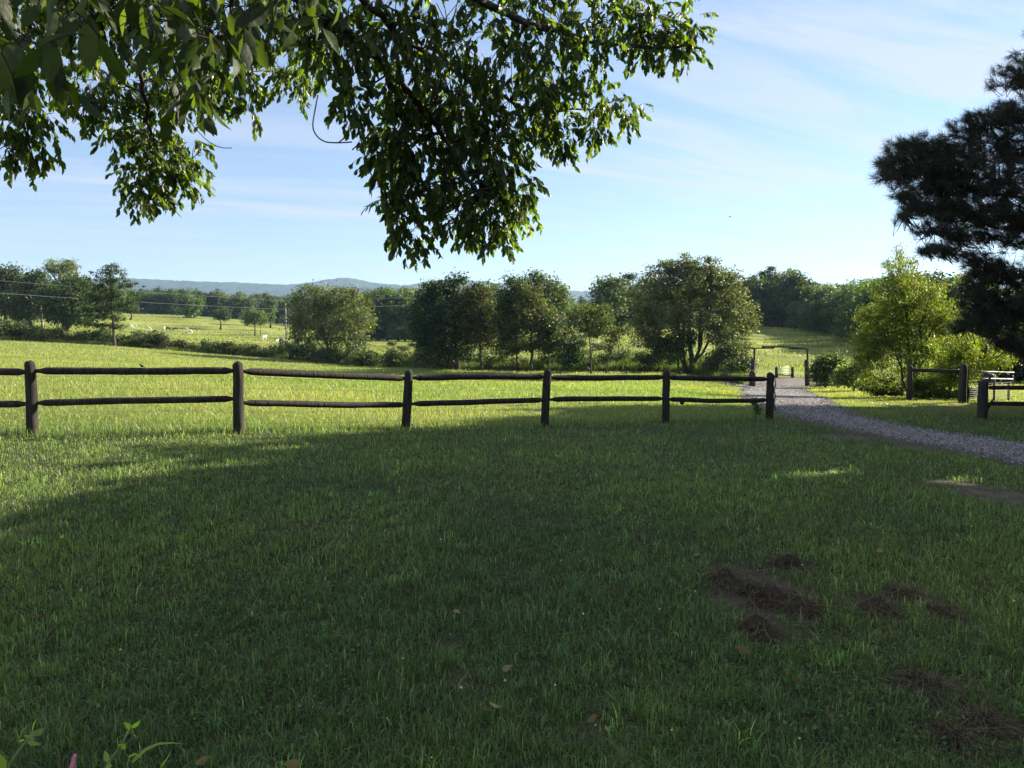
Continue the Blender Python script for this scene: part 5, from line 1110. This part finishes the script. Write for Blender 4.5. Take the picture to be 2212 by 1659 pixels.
# ------------------------------------------------------------------ small things in the foreground
# birds
def bird(loc, s_, rz, label, perch=True):
    m = bpy.data.meshes.new('bird'); vs = [(-.05, 0, .03), (0, 0, .045), (.045, 0, .075), (.075, 0, .10), (.098, 0, .098), (-.10, 0, .015), (-.15, 0, .005)]
    rd_ = [(.025, .025), (.036, .034), (.03, .03), (.022, .022), (.005, .005), (.012, .005), (.014, .003)]; ed_ = [(0, 1), (1, 2), (2, 3), (3, 4), (0, 5), (5, 6)]
    if perch: vs += [(.005, .012, 0), (.005, -.012, 0)]; rd_ += [(.004, .004)] * 2; ed_ += [(1, 7), (1, 8)]
    else: vs += [(.01, .11, .08), (.01, -.11, .08)]; rd_ += [(.02, .004)] * 2; ed_ += [(1, 7), (1, 8)]
    m.from_pydata(vs, ed_, []); o = bpy.data.objects.new('bird', m); COL.objects.link(o); o.modifiers.new('skin', 'SKIN').use_smooth_shade = True
    for i_, r_ in enumerate(rd_): m.skin_vertices[0].data[i_].radius = r_; m.skin_vertices[0].data[i_].use_root = (i_ == 1)
    o.modifiers.new('sub', 'SUBSURF').render_levels = 2; m.materials.append(COWMAT['black']); o.location = loc; o.rotation_euler = (0, 0, rz); o.scale = (s_,) * 3; tag(o, label, 'bird')
fa, fb = at(32.4, 371, 11.5), at(238.9, 371, 11.9); tt_ = (140.4 - 32.4) / 206.5
bp_ = fa * (1 - tt_) + fb * tt_; bp_[2] += .052
bird(bp_, .5, math.pi - .2, 'small dark bird perched on the top fence rail')
bird(at(730, 217.5, 60), 1.0, .8, 'tiny dark bird flying high in the open sky', False)
# ball under the lower rail
p = at(682, 402.6, 16.6); mb = MB(); t_ = np.linspace(0, 1, 9)
mb.tube(np.stack([0 * t_, 0 * t_, .05 - .1 * t_], 1), np.sin(t_ * math.pi) ** .6 * .052 + .001, 12); o = obj('round_gourd', mb.mesh('round_gourd', True, False), M_FENCE, None, p); tag(o, 'dark round ball hanging under the lower fence rail', 'ball')
# leafy sprout at last post
def sprout(name, base, h, n_, Lf, colr, label, cat, spread=.12, mat=M_LEAFH):
    r_ = thing(name, base, label, cat); mb = MB(); P0, D0, L0 = [], [], []
    for k_ in range(max(1, n_ // 5)):
        top_ = np.array([rng.normal(0, spread), rng.normal(0, spread), h * rng.uniform(.7, 1.0)]); pts_ = np.array([(0, 0, 0), top_ * .5 + rng.normal(0, .01, 3), top_]); mb.tube(pts_, [.004, .003, .002], 4)
        for j_ in range(5): f_ = .3 + .7 * j_ / 4; P0.append(pts_[0] * (1 - f_) + top_ * f_); D0.append(rng.normal(size=3) * [1, 1, .4] + [0, 0, .15]); L0.append(Lf * rng.uniform(.7, 1.2))
    obj('stem', mb.mesh('stem', True, False), mat_stem, r_); V, T, C = leaf_fan(np.array(P0), np.array(D0), np.array(L0), np.tile(np.array(colr), (len(P0), 1)) * rng.uniform(.8, 1.2, (len(P0), 1)), wid=.6)
    obj('leaves', mesh_np('leaves', V, None, T, C, True), mat, r_)
mat_stem = flat_mat('green_stem', (.14, .2, .06), .6)
b_ = posts[6][0] + [-.32, -.05, 0]; b_[2] = gz(b_[0], b_[1]); sprout('leafy_vine', b_, .5, 40, .11, (.03, .05, .02), 'dark leafy vine sprout at the foot of the last fence post', 'vine')
# foreground weeds bottom left
def weed(stem_px, d, leaves_, label, name='wild_weed', col=(.16, .22, .05)):
    tip = at(*stem_px[0], d); base = at(*stem_px[-1], d); base = np.array([base[0] - .04, base[1] - .03, gz(base[0], base[1])])
    r_ = thing(name, base, label, 'plant'); P = np.array([at(*q, d) for q in stem_px] + [base]) - base
    mb = MB(); mb.tube(P, np.linspace(.0018, .0032, len(P)), 6); obj('stem', mb.mesh('stem', True, False), mat_stem, r_)
    for (x_, y_, dx_, dy_, L_, wd_) in leaves_:
        p0 = at(x_, y_, d) - base; u_ = at(x_ + dx_, y_ + dy_, d * (1 + rng.normal(0, .01))) - base - p0
        V, T, C = leaf_fan(np.array([p0]), np.array([u_]), np.array([L_ / F_ * d]), np.array([col]) * rng.uniform(.9, 1.15), wid=wd_); obj('leaf', mesh_np('leaf', V, None, T, C, True), M_LEAFH, r_)
weed([(32, 732), (26, 742), (14, 758), (2, 778)], 1.2, [(33,732,1,-12,15,.32),(34,731,8,5,14,1.0),(31,735,-4,6,14,.8),(25,740,14,5,17,.4),(24,741,-8,-1,8,.5),(5,772,-4,-10,20,.9),(8,772,16,3,16,.5)], 'bright green sprig rising at the bottom left corner')
weed([(129, 730), (124, 740), (118, 750), (108, 764), (100, 780)], 1.25, [(130,729,-6,-8,14,.35),(131,728,9,-6,13,.4),(132,732,9,4,14,.9),(118,747,-1,-8,12,.9),(119,747,8,-2,12,.8),(109,763,-4,-10,14,.4),(106,765,5,1,10,.8)], 'bright green sprig with paired leaves, second from the bottom left corner')
def long_blade(l, d, wdt, label, col):
    P = np.array([at(x_, y_, d) for x_, y_ in l]); base = P[0].copy(); base[2] = gz(base[0], base[1]); P = np.concatenate([[base], P]) - base; n_ = len(P)
    wv_ = np.array([.5] + list(np.linspace(1, .05, n_ - 1))) * wdt; V = []; 
    for i_, q in enumerate(P): V += [q + [0, .25 * wv_[i_], -wv_[i_] / 2], q, q + [0, .25 * wv_[i_], wv_[i_] / 2]] if i_ > 0 else [q + [-wdt / 2, 0, 0], q, q + [wdt / 2, 0, 0]]
    Q = [(3 * i_ + j_, 3 * i_ + j_ + 1, 3 * i_ + j_ + 4, 3 * i_ + j_ + 3) for i_ in range(n_ - 1) for j_ in (0, 1)]
    o = obj('grass_blade', mesh_np('grass_blade', V, Q, None, np.tile(np.array(col), (len(V), 1)), True), M_LEAFH, None, base); tag(o, label, 'grass blade', 'long arching grass blades')
long_blade([(132, 762), (145, 750), (158, 744), (172, 743), (184, 744)], 1.35, .009, 'pale grey-green grass blade arching to the right at the bottom left', (.16, .2, .12))
long_blade([(160, 768), (166, 760), (172, 750)], 1.35, .008, 'short bright grass blade pointing up right at the bottom edge', (.2, .26, .08))
long_blade([(126, 768), (129, 757), (135, 754), (141, 758), (146, 770)], 1.3, .006, 'thin grass blade looped over between the two bright sprigs', (.2, .26, .08))
# pink flower spike
tip = at(75, 757, 1.3); base = at(71, 775, 1.3); base[2] = gz(base[0], base[1]); fl = thing('pink_flower', base, 'small pink flower spike at the bottom left edge', 'flower'); mb = MB(); mb.tube([(0, 0, 0), tip - base], .0015, 5); obj('stem', mb.mesh('stem', True, False), mat_stem, fl)
mb = MB()
for k_ in range(60):
    f_ = k_ / 60; q = (tip - base) - np.array([.25, 0, 1]) * .045 * f_ + np.array([math.cos(k_ * 2.4), math.sin(k_ * 2.4), 0]) * .0035 * (.4 + f_); mb.tube([q, q + [0, 0, .003], q + [0, 0, .006]], [.0008, .0022, .0006], 5)
obj('blossom', mb.mesh('blossom', True, False), flat_mat('pink_petal', (.7, .22, .32), .6), fl)
# dead grass clumps raked up on the lawn
CL = [(1650,1290,60,26,'by the brightest tuft'),(1560,1258,34,16,''),(1700,1222,36,14,''),(1640,1368,38,18,''),(1735,1318,42,20,''),(1895,1322,42,20,''),(1955,1290,40,18,''),(2030,1330,30,14,''),(1998,1488,55,24,''),(2125,1568,42,26,''),(2060,1602,36,20,'')]
LB = ['largest matted clump of dead grass in the middle of the worn group', 'dead grass clump at the left end of the worn group', 'dead grass clump at the top of the worn group', 'dead grass clump at the bottom of the worn group', 'rounded dead grass clump at the right end of the worn group',
      'dead grass clump left of the second worn patch', 'dead grass clump at the top of the second worn patch', 'small tan dead grass clump right of the second worn patch', 'wide dead grass clump alone at the lower right', 'dead grass clump nearest the bottom right corner', 'dead grass clump just above the bottom edge at right']
for (X_, Y_, rx, ry, _), lb in zip(CL, LB):
    p = hit(X_ * K, Y_ * K, 1.5, 30); d = p[1]; rxm = rx * K / F_ * d; rym = max(.08, ry * K * d * d / (F_ * 1.65)); n = int(900 + 6000 * rxm * rym)
    a_ = rng.uniform(0, 6.28, n); q = rng.random(n) ** .5 * (1 + .25 * np.sin(a_ * 3 + p[0] * 9)); x = q * np.cos(a_) * rxm; y = q * np.sin(a_) * rym
    z = ground(x + p[0], y + p[1]) - p[2] + np.clip(.06 * (1 - q ** 2), 0, 1) * rng.random(n) + .005
    col = mixc(np.tile(np.array([.05, .038, .028]), (n, 1)), np.tile(np.array([.36, .30, .19]), (n, 1)), rng.random(n) ** 1.7)
    V, T, C = blades(x, y, z, rng.uniform(.03, .075, n), rng.uniform(.002, .0038, n), col, 4.5, 2)
    m = int(n * .9); a_ = rng.uniform(0, 6.28, m); q = rng.random(m) ** .5 * (1 + .35 * np.sin(a_ * 3 + p[0] * 9) + .2 * np.sin(a_ * 7)); x = q * np.cos(a_) * rxm * .9; y = q * np.sin(a_) * rym * .9
    lump = vnoise(x + p[0], y + p[1], .13, 77); z = ground(x + p[0], y + p[1]) - p[2] + np.clip(.09 * (1 - q ** 2), 0, 1) * lump + .004
    sz = rng.uniform(.006, .02, m) * (.6 + .8 * lump); B = np.array([(1, 0, -.4), (-.5, .87, -.4), (-.5, -.87, -.4), (0, 0, .7)])[None] * rng.uniform(.5, 1.4, (m, 4, 3)) * sz[:, None, None]
    an = rng.uniform(0, 6.28, m); ca, sa = np.cos(an)[:, None], np.sin(an)[:, None]
    V2 = np.stack([B[..., 0] * ca - B[..., 1] * sa + x[:, None], B[..., 0] * sa + B[..., 1] * ca + y[:, None], B[..., 2] + z[:, None]], -1).reshape(-1, 3)
    T2 = (np.array([(0, 1, 3), (1, 2, 3), (2, 0, 3)])[None] + (np.arange(m) * 4)[:, None, None]).reshape(-1, 3) + len(V)
    C2 = np.repeat(np.array([.085, .068, .05]) * np.exp(rng.normal(0, .35, (m, 1))) * np.ones((m, 3)), 4, 0)
    o = obj('dead_grass_clump', mesh_np('dead_grass_clump', np.concatenate([V, V2]), None, np.concatenate([T, T2]), np.concatenate([C, C2])), M_MATTE, None, p); tag(o, lb, 'dead grass', 'matted clumps of dead grass on the lawn')
# low broad-leaved weeds and clover foliage, fallen leaves
n = 46000; y = np.exp(rng.uniform(math.log(2.2), math.log(13), n)); x = rng.uniform(-1, 1, n) * (.78 * y + .4)
k = (fbm(x, y, .9, 121) + .12 * rng.normal(size=n) > .60) & (road_dist(x, y) > .2) & (worn(x, y) < .6); x, y = x[k], y[k]; n = len(x)
Pw = np.stack([x, y, ground(x, y) + rng.uniform(.015, .075, n)], 1); V, Q, C = leaf_quads(Pw, np.tile([0, 0, 1.0], (n, 1)), .017, .85, .7, .5, (.10, .16, .065), .35)
o = obj('lawn_weeds', mesh_np('lawn_weeds', V, Q, None, C), M_MATTE); tag(o, 'low clover and broad-leaved weeds matted in the lawn', 'weeds', kind='stuff')
n = 70; y = np.exp(rng.uniform(math.log(2.6), math.log(11), n)); x = rng.uniform(-1, 1, n) * .7 * y; Pf = np.stack([x, y, ground(x, y) + rng.uniform(.04, .08, n)], 1)
V, T, C = leaf_fan(Pf, rng.normal(size=(n, 3)) * [1, 1, .2], rng.uniform(.04, .08, n), np.array([.20, .14, .07]) * np.exp(rng.normal(0, .4, (n, 1))) * np.ones((n, 3)), wid=.45)
o = obj('fallen_leaves', mesh_np('fallen_leaves', V, None, T, C, True), M_GRASS); tag(o, 'curled brown fallen leaves scattered over the shaded lawn', 'fallen leaves', kind='stuff')
# clover heads
n = 45; y = np.exp(rng.uniform(math.log(2.6), math.log(14), n)); x = rng.uniform(-1, 1, n) * .7 * y; mb = MB(); z = ground(x, y)
for i_ in range(n):
    s_ = rng.uniform(.004, .0075); b_ = np.array([x[i_], y[i_], z[i_] + rng.uniform(.05, .10)]); mb.tube([b_, b_ + [0, 0, s_ * .6], b_ + [0, 0, s_ * 1.5]], [s_ * .6, s_, s_ * .3], 6, (.6, .6, .52)); mb.tube([b_ - [0, 0, .09], b_], .001, 3, (.1, .15, .05))
o = obj('clover_flowers', mb.mesh('clover_flowers', True), M_GRASS); tag(o, 'tiny white clover heads and pale bits dotted over the lawn', 'clover', kind='stuff')

# ------------------------------------------------------------------ haze
HB = MB(); HB.box((0, 0, 200), (12900, 12900, 440)); hz_o = obj('haze', HB.mesh('haze', False, False), None)
hm = new_mat('haze_air'); t = hm.node_tree; vp = t.nodes.new('ShaderNodeVolumePrincipled'); vp.inputs['Density'].default_value = 0.85e-4; vp.inputs['Color'].default_value = (.46, .68, 1.0, 1); vp.inputs['Anisotropy'].default_value = .25
ou = t.nodes.new('ShaderNodeOutputMaterial'); t.links.new(vp.outputs[0], ou.inputs['Volume']); hz_o.data.materials.append(hm); tag(hz_o, 'thin blue morning haze filling the valley', 'haze', kind='stuff')
